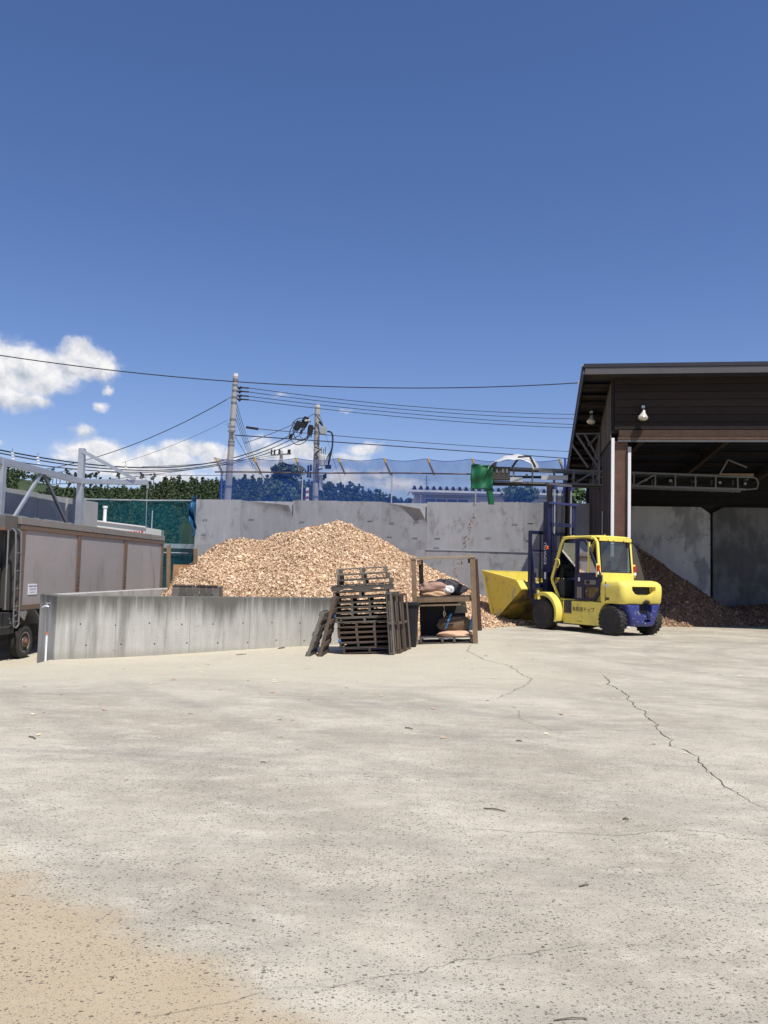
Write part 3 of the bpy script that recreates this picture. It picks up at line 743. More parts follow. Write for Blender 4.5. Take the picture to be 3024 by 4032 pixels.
# back and right walls
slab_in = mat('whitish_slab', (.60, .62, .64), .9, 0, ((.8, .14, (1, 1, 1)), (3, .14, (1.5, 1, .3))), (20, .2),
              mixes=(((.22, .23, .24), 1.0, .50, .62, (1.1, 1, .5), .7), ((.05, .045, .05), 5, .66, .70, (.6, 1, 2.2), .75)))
slab_dark = mat('dark_slab', (.21, .22, .225), .9, 0, ((.8, .2, (1, 1, 1)), (3, .2, (1.5, 1, .25))), (20, .2),
                 mixes=(((.08, .085, .09), .8, .45, .6, (1, 1, .6), .7),))  # darker colour for the back slabs right of the joint
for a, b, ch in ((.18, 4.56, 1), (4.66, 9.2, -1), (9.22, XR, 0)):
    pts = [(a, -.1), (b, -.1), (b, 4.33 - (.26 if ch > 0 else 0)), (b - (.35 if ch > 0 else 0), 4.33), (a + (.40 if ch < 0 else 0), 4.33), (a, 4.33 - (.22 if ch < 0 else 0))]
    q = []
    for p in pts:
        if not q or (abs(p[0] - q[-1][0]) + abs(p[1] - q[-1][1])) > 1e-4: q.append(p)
    MB().prism(q, WY + .02, WY + .3, 'xz').build('back_slab', slab_in if ch > 0 else slab_dark, shed)
zb = 4.2
while zb < 6.0:
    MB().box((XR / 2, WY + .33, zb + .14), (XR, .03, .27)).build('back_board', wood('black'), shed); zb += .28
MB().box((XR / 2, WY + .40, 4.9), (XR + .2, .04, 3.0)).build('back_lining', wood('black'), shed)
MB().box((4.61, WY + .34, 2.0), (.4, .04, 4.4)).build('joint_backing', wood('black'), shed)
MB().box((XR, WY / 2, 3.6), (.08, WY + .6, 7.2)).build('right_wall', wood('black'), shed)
def flood(nm, loc, s, label):
    L = thing(nm, label, 'lamp', tuple(Matrix.Translation(Vector(SHED_O)) @ (Matrix.Rotation(SHED_R, 4, 'Z') @ Vector(loc))), SHED_R)
    MB().box((0, .04, .30 * s), (.10 * s, .16, .09 * s)).build('bracket', GALV, L)
    MB().tube([(0, 0, .28 * s), (0, -.02, .16 * s)], .045 * s, 10).build('socket', DSTEEL, L, True)
    m = MB(); prof = [(.17, .05), (.10, .062), (.02, .10), (-.06, .155), (-.12, .168), (-.16, .13), (-.175, .05)]
    m.lathe([(t * s, r_ * s) for t, r_ in prof], 'z', (0, -.04, 0), 20)
    g = m.build('bulb', mat('frosted_bulb', (.62, .60, .55), .25, .15, ((5, .12, (1, 1, 1)),)), L, True); g.rotation_euler = (math.radians(-14), math.radians(8), 0)
flood('flood_lamp', (.92, -.19, 6.42), .88, 'large round bulb lamp on the dark boards above the shed opening')
flood('flood_lamp', (-.42, 2.1, 6.72), .85, 'small bulb lamp tucked under the side overhang of the shed roof')

def h_in(x, y):
    z = cone(x, y, .2, 6.6, 5.15, 3.55)
    z = smax(z, cone(x, y, 8.2, 7.0, 4.2, 1.15), .3)
    z = smax(z, cone(x, y, 5.6, 7.4, 3.0, .62), .3)
    z = z + (vnoise(x, y, .9, 11) - .5) * .2 + (vnoise(x, y, 3.1, 12) - .5) * .11
    return np.where((x < .17) | (y > WY - .02) | (x > 14.9), -1, z)
heap('chip_pile', 'dark heap of wood chips inside the shed, its foot in sunlight', h_in, .18, 13.0, .9, WY, 110000, 9, CHIP_SHADED, .018, SHED_R, SHED_O[:2])

# ------------------------------------------------------------------ conveyor through the shed's side
cv = thing('conveyor', 'grey steel truss conveyor running out of the shed side above the mast', 'conveyor', SHED_O, SHED_R)
CGREY = mat('conveyor_grey', (.14, .147, .147), .5, .2, ((4, .2, (1, 1, 1)),), mixes=(((.16, .11, .08), 6, .55, .75, (1, 1, 1), .5),))
CY = 3.5
def cz(x): return 5.245 - .032 * (x + 3.7)          # top chord falls slightly inwards
for y in (CY - .32, CY + .32):
    MB().bar((-3.75, y, cz(-3.75)), (4.95, y, cz(4.95)), .06, .07).build('top_chord', CGREY, cv)
    MB().bar((-3.75, y, cz(-3.75) - .50), (4.7, y, cz(4.7) - .42), .06, .07).build('bottom_chord', CGREY, cv)
    xsn = [-3.7, -2.95, -2.3, -1.55, -.9, -.25, .45, 1.1, 1.8, 2.45, 3.1, 3.75, 4.45]
    for i, x in enumerate(xsn):
        MB().bar((x, y, cz(x)), (x, y, cz(x) - .48), .05, .07).build('upright', CGREY, cv)
    for a, b in ((-.9, -.25), (-.25, .45), (1.1, .45), (1.1, 1.8)):
        up_ = (a == -.9 or a == 1.1)
        MB().bar((a, y, cz(a) - (.46 if up_ else .03)), (b, y, cz(b) - (.03 if up_ else .46)), .05, .05).build('diagonal', CGREY, cv)
MB().box((.5, CY, cz(.5) - .16), (8.6, .5, .03)).build('belt', BLACK, cv)
MB().box((.5, CY, cz(.5) - .44), (8.4, .5, .02)).build('return_belt', BLACK, cv)
for x in np.arange(-3.3, 4.8, .8):
    MB().tube([(x, CY - .3, cz(x) - .22), (x, CY + .3, cz(x) - .22)], .05, 8).build('roller', STEEL, cv, True)
m = MB(); m.tube([(4.95, CY - .33, cz(4.95)), (5.05, CY - .33, cz(5) - .05), (5.1, CY - .33, cz(5) - .2), (5.05, CY - .33, cz(5) - .38), (4.7, CY - .33, cz(4.7) - .42)], .03, 8); m.build('end_loop', CGREY, cv, True)
MB().box((4.4, CY - .1, cz(4.4) + .06), (1.1, .5, .08)).build('hopper_base', wood('pale'), cv)
m = MB(); m.bar((3.9, CY - .3, cz(4) + .08), (4.15, CY - .3, cz(4) + .55), .05, .05); m.bar((4.15, CY - .3, cz(4) + .55), (4.75, CY - .3, cz(4) + .30), .05, .05); m.build('hopper_frame', CGREY, cv)
# drive end: gearbox, plates and the bent tin cover
MB().box((-3.38, CY - .36, cz(-3.4) - .22), (.62, .10, .46)).build('gearbox', mat('gearbox', (.07, .065, .06), .6, .2, ((9, .4, (1, 1, 1)),)), cv, bevel=.03)
for dx in (-.14, .06, .2):
    MB().box((-3.38 + dx, CY - .42, cz(-3.4) - .12), (.05, .03, .14)).build('motor_fin', STEEL, cv)
MB().box((-2.85, CY - .37, cz(-2.9) - .40), (.42, .03, .17)).build('side_plate', mat('pale_steel', (.5, .51, .52), .5, .2), cv)
MB().box((-1.55, CY - .36, cz(-1.5) - .28), (.9, .02, .16)).build('side_plate', _m['pale_steel'], cv)
def f(u, v):
    a = u * math.pi * .95
    return (-3.70 + 1.55 * (.5 - .5 * math.cos(a)) + .25 * (v - .5), CY - .55 + 1.0 * v, cz(-3) + .02 + .50 * math.sin(a) ** .8 * (.62 + .42 * v) + .22 * (v - .5) * (1 - u) - (.16 if u > .8 else 0) * (u - .8) * 5 + .02 * math.sin(u * 30 + v * 5))
MB().sheet(f, 30, 4).build('tin_cover', mat('bent_tin', (.60, .60, .59), .5, .1, ((6, .15, (1, 1, 1)),)), cv, 60, solid=.012)
for x0, x1 in ((-3.0, -2.75), (-2.2, -2.4)):
    MB().bar((x0, CY - .3, cz(-3) + .04), (x1, CY - .3, cz(-3) + .42), .07, .07).build('cover_prop', DSTEEL, cv)
MB().bar((-2.75, CY - .3, cz(-3) + .40), (-2.35, CY - .3, cz(-3) + .42), .06, .05).build('cover_prop', DSTEEL, cv)
# hanger under the roof
MB().bar((-.06, CY - .36, 4.66), (-.06, CY - .36, 6.45), .06, .08).build('hanger_post', CGREY, cv)
MB().bar((-.85, CY - .36, 6.43), (-.06, CY - .36, 6.43), .06, .05).build('hanger_beam', CGREY, cv)
for x0, z0, x1, z1 in ((-.82, 6.40, -.1, 5.28), (-.55, 6.40, -.08, 5.55), (-.1, 6.38, -.42, 6.02), (-1.0, 6.1, -.42, 5.25)):
    MB().bar((x0, CY - .34, z0), (x1, CY - .34, z1), .05, .06).build('hanger_brace', CGREY, cv)
# green tarp over the conveyor's head with a hanging sleeve
GT = mat('green_tarp', (.010, .115, .045), .42, 0, ((3, .15, (1, 1, 1)),), (7, .35))
gt = thing('tarp', 'green plastic tarp wrapped round the outer end of the conveyor with a hanging sleeve', 'tarp', SHED_O, SHED_R)
def f(u, v):
    x = -4.42 + .76 * u; z = 5.32 - .83 * v - .03 * math.sin(u * math.pi) * v
    return (x, CY - .42 + .03 * math.sin(v * 9 + u * 3) + .03 * math.sin(u * 11), z)
MB().sheet(f, 16, 18).build('front_sheet', GT, gt, 80, solid=.012)
f = lambda u, v: (-4.42 + .015 * math.sin(v * 8), CY - .42 + .84 * u, 5.32 - .80 * v + .02 * math.sin(u * 9))
MB().sheet(f, 12, 14).build('end_sheet', GT, gt, 80, solid=.012)
f = lambda u, v: (-4.42 + .76 * u, CY - .42 + .84 * v, 5.32 + .03 * math.sin(u * 7 + v * 5))
MB().sheet(f, 10, 10).build('top_sheet', GT, gt, 80, solid=.012)
m = MB()
for q in range(1):
    rings = []
    for j in range(9):
        v = j / 8; cx_ = -3.80 + .10 * v; hw = .115 - .01 * v
        rings.append([(cx_ + hw * math.cos(a) , CY - .36 + .07 * math.sin(a), 4.56 - .62 * v) for a in np.linspace(0, 2 * math.pi, 12, endpoint=False)])
    m.loft(rings)
m.build('sleeve', GT, gt, True)

# ------------------------------------------------------------------ forklift (local: x forward, y left, z up; origin under the rear axle)
FK_O, FK_R = (6.64, 22.42, 0), math.radians(122.0)
fk = thing('forklift', 'yellow and navy forklift with glazed cab, tall mast and a yellow scoop bucket', 'forklift', FK_O, FK_R)
def rrect(hx, hy, r, cx=0, cy=0, n=5):
    pts = []
    for (sx, sy, a0) in ((1, 1, 0), (-1, 1, 90), (-1, -1, 180), (1, -1, 270)):
        for k in range(n + 1):
            a = math.radians(a0 + 90 * k / n)
            pts.append((cx + sx * (hx - r) + r * math.cos(a), cy + sy * (hy - r) + r * math.sin(a)))
    return pts
# wheels
def wheel(x, y, r, w, side, lugs):
    root = bpy.data.objects.new('wheel', None); col.objects.link(root); root.parent = fk; root.location = (x, y, r)
    m = MB(); h = w / 2
    m.lathe([(-h * .80, r * .58), (-h, r * .70), (-h, r * .88), (-h * .80, r * .955), (0, r * .97), (h * .80, r * .955), (h, r * .88), (h, r * .70), (h * .80, r * .58)], 'y', (0, 0, 0), 40)
    tyre = m.build('tyre', TYRE, root, 50)
    m = MB()
    for k in range(lugs):
        for s in (-1, 1):
            a = 2 * math.pi * (k + (.5 if s > 0 else 0)) / lugs
            R = Matrix.Rotation(-a, 3, 'Y')
            p = R @ Vector((0, s * h * .50, r * .965))
            m.box(p, (r * .115, h * .98, r * .075), R @ Matrix.Rotation(s * .35, 3, 'Z'))
            p = R @ Vector((0, s * h * .97, r * .90))
            m.box(p, (r * .10, h * .10, r * .12), R)
    m.build('tread', TYRE, tyre)
    m = MB(); s = side
    m.lathe([(s * h * .70, r * .60), (s * h * .86, r * .60), (s * h * .86, r * .54), (s * h * .40, r * .50), (s * h * .30, r * .24), (s * h * .55, r * .20), (s * h * .60, r * .05)], 'y', (0, 0, 0), 28)
    rim = m.build('rim', DSTEEL, root, 40)
    m = MB()
    for k in range(6):
        a = 2 * math.pi * k / 6
        m.tube([(r * .36 * math.cos(a), s * h * .30, r * .36 * math.sin(a)), (r * .36 * math.cos(a), s * h * .48, r * .36 * math.sin(a))], r * .04, 6)
    m.build('nuts', STEEL, rim)
    return root
wheel(0, .69, .39, .25, 1, 22); wheel(0, -.66, .39, .25, -1, 22)
wheel(2.37, .83, .43, .30, 1, 24); wheel(2.37, -.83, .43, .30, -1, 24)
MB().tube([(2.37, -.75, .43), (2.37, .75, .43)], .14, 12).build('front_axle', DSTEEL, fk, True)
MB().box((0, 0, .39), (.22, 1.2, .20)).build('rear_axle', DSTEEL, fk)
# chassis sides with the rear wheel arch
arch = [(.50 * math.cos(a) * .92 + .0, .39 + .50 * math.sin(a)) for a in np.linspace(math.radians(-18), math.radians(62), 9)]
side = [(1.80, .84), (1.78, .22)] + [(.56, .215)] + arch + [(.30, .85)]
for s in (1, -1):
    m = MB(); m.prism(side, s * .60, s * .735, 'xz'); sp_ = m.build('side_panel', YELLOW, fk, bevel=.012)
    m = MB(); m.box((1.60, s * .737, .67), (.29, .014, .34)); st = m.build('step_recess', BLUE, sp_, bevel=.006)
    MB().box((1.60, s * .748, .50), (.30, .03, .025)).build('step_edge', STEEL, st)
    MB().box((1.06, s * .7375, .855), (1.46, .012, .012)).build('seam', BLACK, sp_)
    MB().box((1.15, s * .738, .30), (.18, .006, .012)).build('data_plate', DSTEEL, sp_)
MB().box((1.15, 0, .52), (1.9, 1.18, .60)).build('chassis_core', DSTEEL, fk)
# company lettering on the left side
BLKTXT = mat('black_lettering', (.035, .03, .025), .6)
Mt = Matrix(((-1, 0, 0, 1.02), (0, 0, 1, .738), (0, 1, 0, .615), (0, 0, 0, 1)))
text('有県南チップ', .145, BLKTXT, 'lettering', fk, Mt, .002, .95)
# counterweight: rounded cast block over a blue lower casting
rings = []
for (z, hx, hy, r, cx) in ((.83, .40, .735, .12, .02), (.87, .43, .765, .15, .01), (1.10, .445, .785, .17, .0), (1.28, .44, .785, .17, .0), (1.36, .42, .77, .17, .015), (1.42, .37, .73, .16, .05), (1.445, .30, .66, .14, .10)):
    rings.append([(x, y, z) for x, y in rrect(hx, hy, r, cx, 0, 6)])
m = MB(); m.loft(rings)
def cw_paint():
    mt = YELLOW.copy(); mt.name = 'yellow_paint_sooty'; t = mt.node_tree; N = NB(t)
    b = [n for n in t.nodes if n.bl_idname == 'ShaderNodeBsdfPrincipled'][0]
    src = b.inputs['Base Color'].links[0].from_socket
    pos = N.n('ShaderNodeTexCoord').outputs['Object']
    d = N.v('LENGTH', N.v('MULTIPLY', N.v('SUBTRACT', pos, (-.45, -.11, .83)), (1, 1.15, 1.5)))
    d = N.m('ADD', d, N.m('MULTIPLY', N.noise(pos, 18.0), .06))
    f = N.m('SUBTRACT', 1.0, N.ss(d, .15, .27))
    t.links.new(N.mix(f, src, (.02, .018, .016, 1)), b.inputs['Base Color'])
    return mt
cwt = m.build('counterweight', cw_paint(), fk, 50)
c1 = MB(); c1.prism([(.46, 1.29), (-.44, 1.29), (-.44, 1.20), (-.36, 1.10), (-.24, 1.065), (.24, 1.065), (.36, 1.10), (.46, 1.20)], -.60, -.26, 'yz')
c2 = MB(); c2.prism([(-.16, 1.13), (.12, 1.13), (.06, .99), (-.10, .99)], -.1, -.09, 'yz')
cut(cwt, [c1]); shade(cwt.data, 50)
MB().box((-.27, .01, 1.18), (.02, .80, .19)).build('radiator_grille', BLACK, cwt)
for k in range(6):
    MB().box((-.285, .01, 1.10 + k * .03), (.012, .78, .008)).build('grille_bar', DSTEEL, cwt)
MB().box((-.26, -.52, 1.425), (.10, .16, .004), (0, math.radians(-16), 0)).build('warning_label', WHITE, cwt)
low = []
for (z, hx, hy, cx) in ((.25, .22, .40, -.16), (.31, .26, .45, -.17), (.55, .27, .55, -.17), (.80, .28, .64, -.16), (.815, .27, .63, -.16)):
    low.append([(x, y, z) for x, y in rrect(hx, hy, .10, cx, -.02, 4)])
m = MB(); m.loft(low); lc = m.build('lower_counterweight', BLUE_CHIP, fk, 50)
c1 = MB(); c1.prism([(.20, .90), (-.30, .90), (-.29, .62), (-.18, .55), (.08, .55), (.18, .61)], -.6, -.30, 'yz')
c2 = MB(); c2.prism(rrect(.13, .035, .03, -.13, .40, 3), -.6, -.33, 'yz')
cut(lc, [c1, c2]); shade(lc.data, 50)
MB().tube([(-.40, -.17, .46), (-.40, -.17, .66)], .035, 10).build('tow_pin', DSTEEL, lc, True)
MB().lathe([(-.47, .06), (-.43, .07), (-.42, .03)], 'x', (0, -.17, .52), 14).build('pin_boss', BLUE, lc, True)
MB().box((-.29, -.04, .74), (.03, .40, .30)).build('hitch_pocket', BLACK, lc)
# hood between counterweight and cab
rings = [[(x, y, z) for x, y in rrect(hx, hy, .10, .66, 0, 4)] for (z, hx, hy) in ((.84, .34, .60), (1.38, .34, .60), (1.43, .31, .56))]
m = MB(); m.loft(rings); m.build('engine_hood', YELLOW, fk, 50)
for y in (.60, -.60):
    MB().box((.18, y * 1.18, 1.14), (.012, .16, .50)).build('hood_seam', BLACK, fk)
for (x, z) in ((.70, 1.30), (.92, 1.30), (.70, 1.0), (.92, 1.0)):
    MB().lathe([(-.01, .014), (.008, .014), (.012, .008)], 'y', (x, .602, z), 8).build('bolt', DSTEEL, fk)
for (x, z, w, h) in ((.12, 1.30, .16, .05), (.10, .95, .10, .06)):
    MB().box((x, .7875, z), (w, .003, h)).build('decal', WHITE if h == .05 else BLKTXT, fk)
# front fenders: arched plates with an outer lip
for s in (1, -1):
    angs = np.linspace(math.radians(112), math.radians(-22), 16)
    m = MB()
    pr = []
    for R_ in (.56, .59):
        pr.append([(2.37 - R_ * math.sin(0) + R_ * math.cos(a) * -1 * -1, a) for a in angs])
    out_, in_ = [], []
    for a in angs:      # sweep from the front top over the wheel and down its rear
        rr = .585 + .02 * math.sin(a)
        out_.append((2.37 - rr * math.cos(a), .45 + rr * math.sin(a))); in_.append((2.37 - (rr - .03) * math.cos(a), .45 + (rr - .03) * math.sin(a)))
    m.prism(out_ + in_[::-1], s * .62, s * .985, 'xz'); fd = m.build('fender', YELLOW, fk, 50, bevel=.01)
    m = MB(); in2 = [(2.37 - (.50) * math.cos(a), .45 + .50 * math.sin(a)) for a in angs]
    m.prism([p for p in in_] + in2[::-1], s * .955, s * .975, 'xz'); m.build('fender_lip', YELLOW, fd, 50)
    MB().box((1.86, s * .80, .235), (.10, .30, .05)).build('mud_flap', BLACK, fd)
# cab: bent tube pillars, roof, rear panel, glass
def pillar(y, r=.042):
    pts = [(2.03, y, .86), (2.20, y, 1.16), (2.33, y, 1.38), (2.345, y, 1.46), (2.30, y, 1.58), (1.99, y, 2.40), (1.93, y, 2.52), (1.84, y, 2.585), (1.72, y, 2.60), (1.2, y, 2.60), (.8, y, 2.60)]
    return MB().tube(pts, r, 10)
for y in (.63, -.63):
    pillar(y).build('front_pillar', YELLOW, fk, True)
    MB().tube([(.85, y, 2.58), (.70, y, 2.56), (.62, y, 2.45), (.52, y, 1.45)], .045, 10).build('rear_pillar', YELLOW, fk, True)
    MB().bar((2.04, y, .865), (.62, y, .865), .06, .05).build('sill', YELLOW, fk, bevel=.01)
rings = [[(x, y, z) for x, y in rrect(hx, hy, .10, 1.22, 0, 5)] for (z, hx, hy) in ((2.575, .64, .63), (2.60, .655, .645), (2.625, .64, .63), (2.645, .56, .56))]
m = MB(); m.loft(rings); m.build('cab_roof', YELLOW, fk, 50)
MB().box((1.95, .2, 2.64), (.36, .5, .03), (0, math.radians(4), 0)).build('front_visor', YELLOW, fk)
MB().tube([(1.0, -.05, 2.64), (1.0, -.05, 2.69)], .03, 10).build('roof_knob', YELLOW, fk, True)
m = MB(); m.box((.50, 0, 1.535), (.05, 1.24, .20)); m.box((.565, 0, 2.535), (.05, 1.24, .09)); rp = m.build('rear_panel', YELLOW, fk, bevel=.01)
m = MB(); m.add([(.515, .58, 1.635), (.515, -.58, 1.635), (.585, -.56, 2.49), (.585, .56, 2.49)], [(0, 1, 2, 3)])
rg = m.build('rear_window', GLASS, fk)
m = MB()
for a, b in (((.51, .58, 1.64), (.51, -.58, 1.64)), ((.51, -.58, 1.64), (.58, -.56, 2.48)), ((.58, -.56, 2.48), (.58, .56, 2.48)), ((.58, .56, 2.48), (.51, .58, 1.64))):
    m.tube([a, b], .016, 6)
m.build('window_seal', BLACK, rg)
for y in (.30, .08, -.30):
    MB().box((.555, y, 2.50), (.03, .04, .05)).build('window_clip', BLACK, rg)
m = MB(); m.add([(2.30, .55, 1.52), (2.30, -.55, 1.52), (1.95, -.55, 2.46), (1.95, .55, 2.46)], [(0, 1, 2, 3)]); m.build('windscreen', glass_mat('dark_windscreen', (.17, .18, .165)), fk)  # windscreen tint darker than the other cab panes
MB().bar((2.31, .58, 1.50), (2.31, -.58, 1.50), .05, .06).build('cowl', BLUE, fk)
# left door: navy frame, two panes, latch plate
D0 = .665
outer = [(1.36, 2.55), (1.06, 2.555), (.95, 2.50), (.86, 2.38), (.40, 1.53), (.37, 1.30), (.40, 1.17), (.62, .87), (1.36, .87)]
door = MB()
def ring(o_, i_, y0, y1):
    n = len(o_); m = MB()
    vs = [(x, y0, z) for x, z in o_] + [(x, y0, z) for x, z in i_] + [(x, y1, z) for x, z in o_] + [(x, y1, z) for x, z in i_]
    fs = []
    for k in range(n):
        j = (k + 1) % n
        fs += [(k, j, n + j, n + k), (2 * n + k, 3 * n + k, 3 * n + j, 2 * n + j), (k, 2 * n + k, 2 * n + j, j), (n + k, n + j, 3 * n + j, 3 * n + k)]
    return m.add(vs, fs)
up_o = [(1.36, 2.55), (1.06, 2.555), (.95, 2.50), (.86, 2.38), (.42, 1.57), (1.36, 1.57)]
up_i = [(1.27, 2.47), (1.07, 2.475), (1.00, 2.44), (.93, 2.35), (.56, 1.63), (1.27, 1.63)]
dr = ring(up_o, up_i, D0, D0 + .05).build('door', BLUE, fk, bevel=.006)
MB().box((.885, D0 + .025, 1.455), (.99, .048, .225)).build('door_rail', BLUE, dr)
lo_o = [(1.37, 1.34), (.37, 1.34), (.39, 1.17), (.62, .87), (1.37, .87)]
lo_i = [(1.00, 1.24), (.50, 1.24), (.51, 1.16), (.70, .94), (1.00, .94)]
ring(lo_o, lo_i, D0, D0 + .049).build('door_lower_frame', BLUE, dr, bevel=.006)
MB().bar((1.235, D0 + .025, 2.50), (1.235, D0 + .025, 1.60), .025, .03).build('door_stile', BLUE, dr)
m = MB(); m.add([(x, D0 + .025, z) for x, z in up_i], [tuple(range(6))]); m.build('upper_pane', DGLASS, dr)
m = MB(); m.add([(x, D0 + .025, z) for x, z in lo_i], [tuple(range(5))]); m.build('lower_pane', DGLASS, dr)
MB().bar((1.27, D0 + .03, 2.03), (.76, D0 + .03, 2.03), .012, .014).build('pane_bar', BLACK, dr)
MB().bar((.86, D0 + .03, 2.46), (.86, D0 + .03, 1.62), .05, .05).build('inner_post', YELLOW, dr)
lp = MB().box((.78, D0 + .052, 1.37), (.40, .012, .12)).build('latch_plate', mat('latch_grey', (.22, .20, .18), .5, .3), dr)
MB().box((.86, D0 + .064, 1.37), (.11, .014, .09)).build('latch', BLACK, lp)
MB().box((1.20, D0 + .0515, 1.44), (.07, .004, .10)).build('door_label', WHITE, dr)
MB().box((1.18, D0 + .052, 1.08), (.17, .01, .30)).build('door_pocket', _m['latch_grey'], dr)
MB().tube([(2.18, .68, 1.98), (2.10, .70, 2.0), (2.0, .70, 1.98), (1.98, .70, 1.86), (2.04, .70, 1.76), (2.24, .68, 1.79)], .016, 8).build('grab_handle', YELLOW, fk, True)
# right-hand door swung open beyond the rear pillar
rd_pts = [(-.64, 2.52), (-.76, 2.45), (-.85, 2.30), (-1.13, 1.42), (-.64, 1.42)]
m = MB(); m.add([(.60 - .25 * (-.64 - y), y, z) for y, z in rd_pts], [tuple(range(5))]); rdo = m.build('open_door', DGLASS, fk)
m = MB(); P5 = [(.60 - .25 * (-.64 - y), y, z) for y, z in rd_pts]
m.tube(P5 + [P5[0]], .022, 8); m.build('door_frame', BLACK, rdo, True)
MB().bar((.60, -.70, 1.46), (.50, -1.10, 1.46), .02, .06).build('door_foot', DSTEEL, rdo)
# rear lamp clusters on brackets
for y, s in ((-.655, -1), (.66, 1)):
    lb = MB().box((.53, y + s * .05, 1.70), (.02, .10, .36)).build('lamp_bracket', YELLOW, fk)
    for z, mt_ in ((1.79, RED), (1.70, RED), (1.62, WHITE)):
        MB().box((.50, y + s * .05, z), (.05, .085, .08)).build('lamp_lens', mt_, lb, bevel=.01)
MB().box((.57, -.50, 2.43), (.04, .10, .20)).build('work_light', BLACK, fk, bevel=.01)
MB().box((2.60, .60, 2.33), (.07, .07, .11)).build('turn_signal', ORANGE, fk, bevel=.015)
# inside the cab
SEAT = mat('seat_vinyl', (.018, .018, .02), .55)
sm = MB(); sm.box((1.02, 0, 1.20), (.50, .52, .14)); st = sm.build('seat', SEAT, fk, bevel=.04)
MB().box((.76, 0, 1.52), (.13, .50, .58), (0, math.radians(-10), 0)).build('seat_back', SEAT, st, bevel=.05)
MB().box((.70, 0, 1.88), (.09, .28, .18), (0, math.radians(-10), 0)).build('head_rest', SEAT, st, bevel=.03)
sw = MB().tube([(1.72 + .17 * math.cos(a) * math.cos(.5), .17 * math.sin(a), 1.60 + .17 * math.cos(a) * math.sin(.5)) for a in np.linspace(0, 2 * math.pi, 25)], .016, 8).build('steering_wheel', BLACK, fk, True)
MB().tube([(1.72, 0, 1.60), (1.90, 0, 1.20)], .035, 8).build('steering_column', BLACK, sw, True)
MB().box((1.72, 0, 1.60), (.30, .04, .02), (0, -.5, 0)).build('spoke', BLACK, sw)
MB().box((2.02, 0, 1.18), (.24, 1.16, .50)).build('dashboard', mat('dash_grey', (.03, .032, .035), .6), fk, bevel=.03)
for k in range(4):
    MB().tube([(1.90, -.25 - .07 * k, 1.38), (1.84, -.25 - .07 * k, 1.66)], .010, 6).build('lever', STEEL, fk)
MB().box((1.40, 0, .845), (1.1, 1.2, .03)).build('cab_floor', DSTEEL, fk)
m = MB(); m.sheet(lambda u, v: (1.36 + .13 * u - .10 * (1 - v) * (u - .5), .52 + .04 * math.sin(u * 7), .90 + .46 * v - .09 * (u - .1) ** 2 * 4 * v), 8, 10); m.build('teal_jacket', mat('teal_cloth', (.01, .22, .25), .7, 0, ((8, .2, (1, 1, 1)),)), fk, 60, solid=.03)
MB().box((.62, -.30, 1.70), (.16, .30, .12)).build('toolbox', mat('toolbox', (.32, .38, .36), .5), fk, bevel=.02)
MB().box((.60, .02, 1.90), (.02, .20, .36)).build('rear_sign_card', mat('card_grey', (.30, .36, .38), .6), fk)
MB().box((1.22, 0, 2.56), (1.24, 1.16, .02)).build('headliner', SEAT, fk)
m = MB(); m.add([(2.28, -.66, 1.5), (.60, -.66, 1.5), (.66, -.66, 2.48), (1.95, -.66, 2.48)], [(0, 1, 2, 3)]); m.build('right_pane', DGLASS, fk)
MB().box((1.35, -.63, 1.15), (1.40, .05, .60)).build('right_lower_panel', BLUE, fk)
MB().box((1.78, -.20, 1.42), (.22, .50, .10), (0, -.4, 0)).build('instrument_panel', BLACK, fk, bevel=.02)
MB().box((2.12, .40, 1.62), (.12, .16, .34)).build('heater_box', BLACK, fk, bevel=.02)
# mast
mast = MB()
mo = -.08
MX = 2.80
def channel(x, y, z0, z1, d, w, t, s):
    m = MB(); m.box((x, y + s * (w / 2 - t / 2), (z0 + z1) / 2), (d, t, z1 - z0)); m.box((x - d / 2 + t / 2, y - s * t / 2, (z0 + z1) / 2), (t, w - t, z1 - z0)); m.box((x + d / 2 - t / 2, y - s * t / 2, (z0 + z1) / 2), (t, w - t, z1 - z0)); return m
NAVY = BLUE
outer_l = channel(MX, mo + .50, .18, 3.68, .20, .12, .03, 1).build('outer_rail', NAVY, fk)
outer_r = channel(MX, mo - .50, .18, 3.68, .20, .12, .03, -1).build('outer_rail', NAVY, fk)
MASTB = mat('mast_inner', (.035, .03, .03), .5, .3, ((4, .3, (1, 1, 1)),), mixes=(((.15, .08, .04), 5, .5, .7, (1, 1, .3), .7),))
channel(MX + .05, mo + .37, .4, 4.20, .15, .10, .03, 1).build('inner_rail', MASTB, fk)
channel(MX + .05, mo - .37, .4, 4.20, .15, .10, .03, -1).build('inner_rail', MASTB, fk)
for y, z in ((0, 4.22),): MB().box((MX + .05, mo, z), (.14, .92, .07)).build('mast_head', mat('mast_head', (.12, .12, .15), .5, .2), fk, bevel=.01)
LB = mat('mid_blue_paint', (.032, .04, .13), .45, 0, ((4, .2, (1, 1, 1)),))
MB().box((MX - .14, mo - .02, 3.64), (.06, 1.22, .07)).build('mast_tie', LB, fk, bevel=.01)
MB().box((MX - .12, mo, 3.02), (.05, .92, .11)).build('mast_tie', NAVY, fk)
MB().box((MX - .12, mo, 1.1), (.06, .95, .18)).build('mast_tie', NAVY, fk)
CHROME = mat('cylinder_rod', (.45, .45, .45), .25, .8)
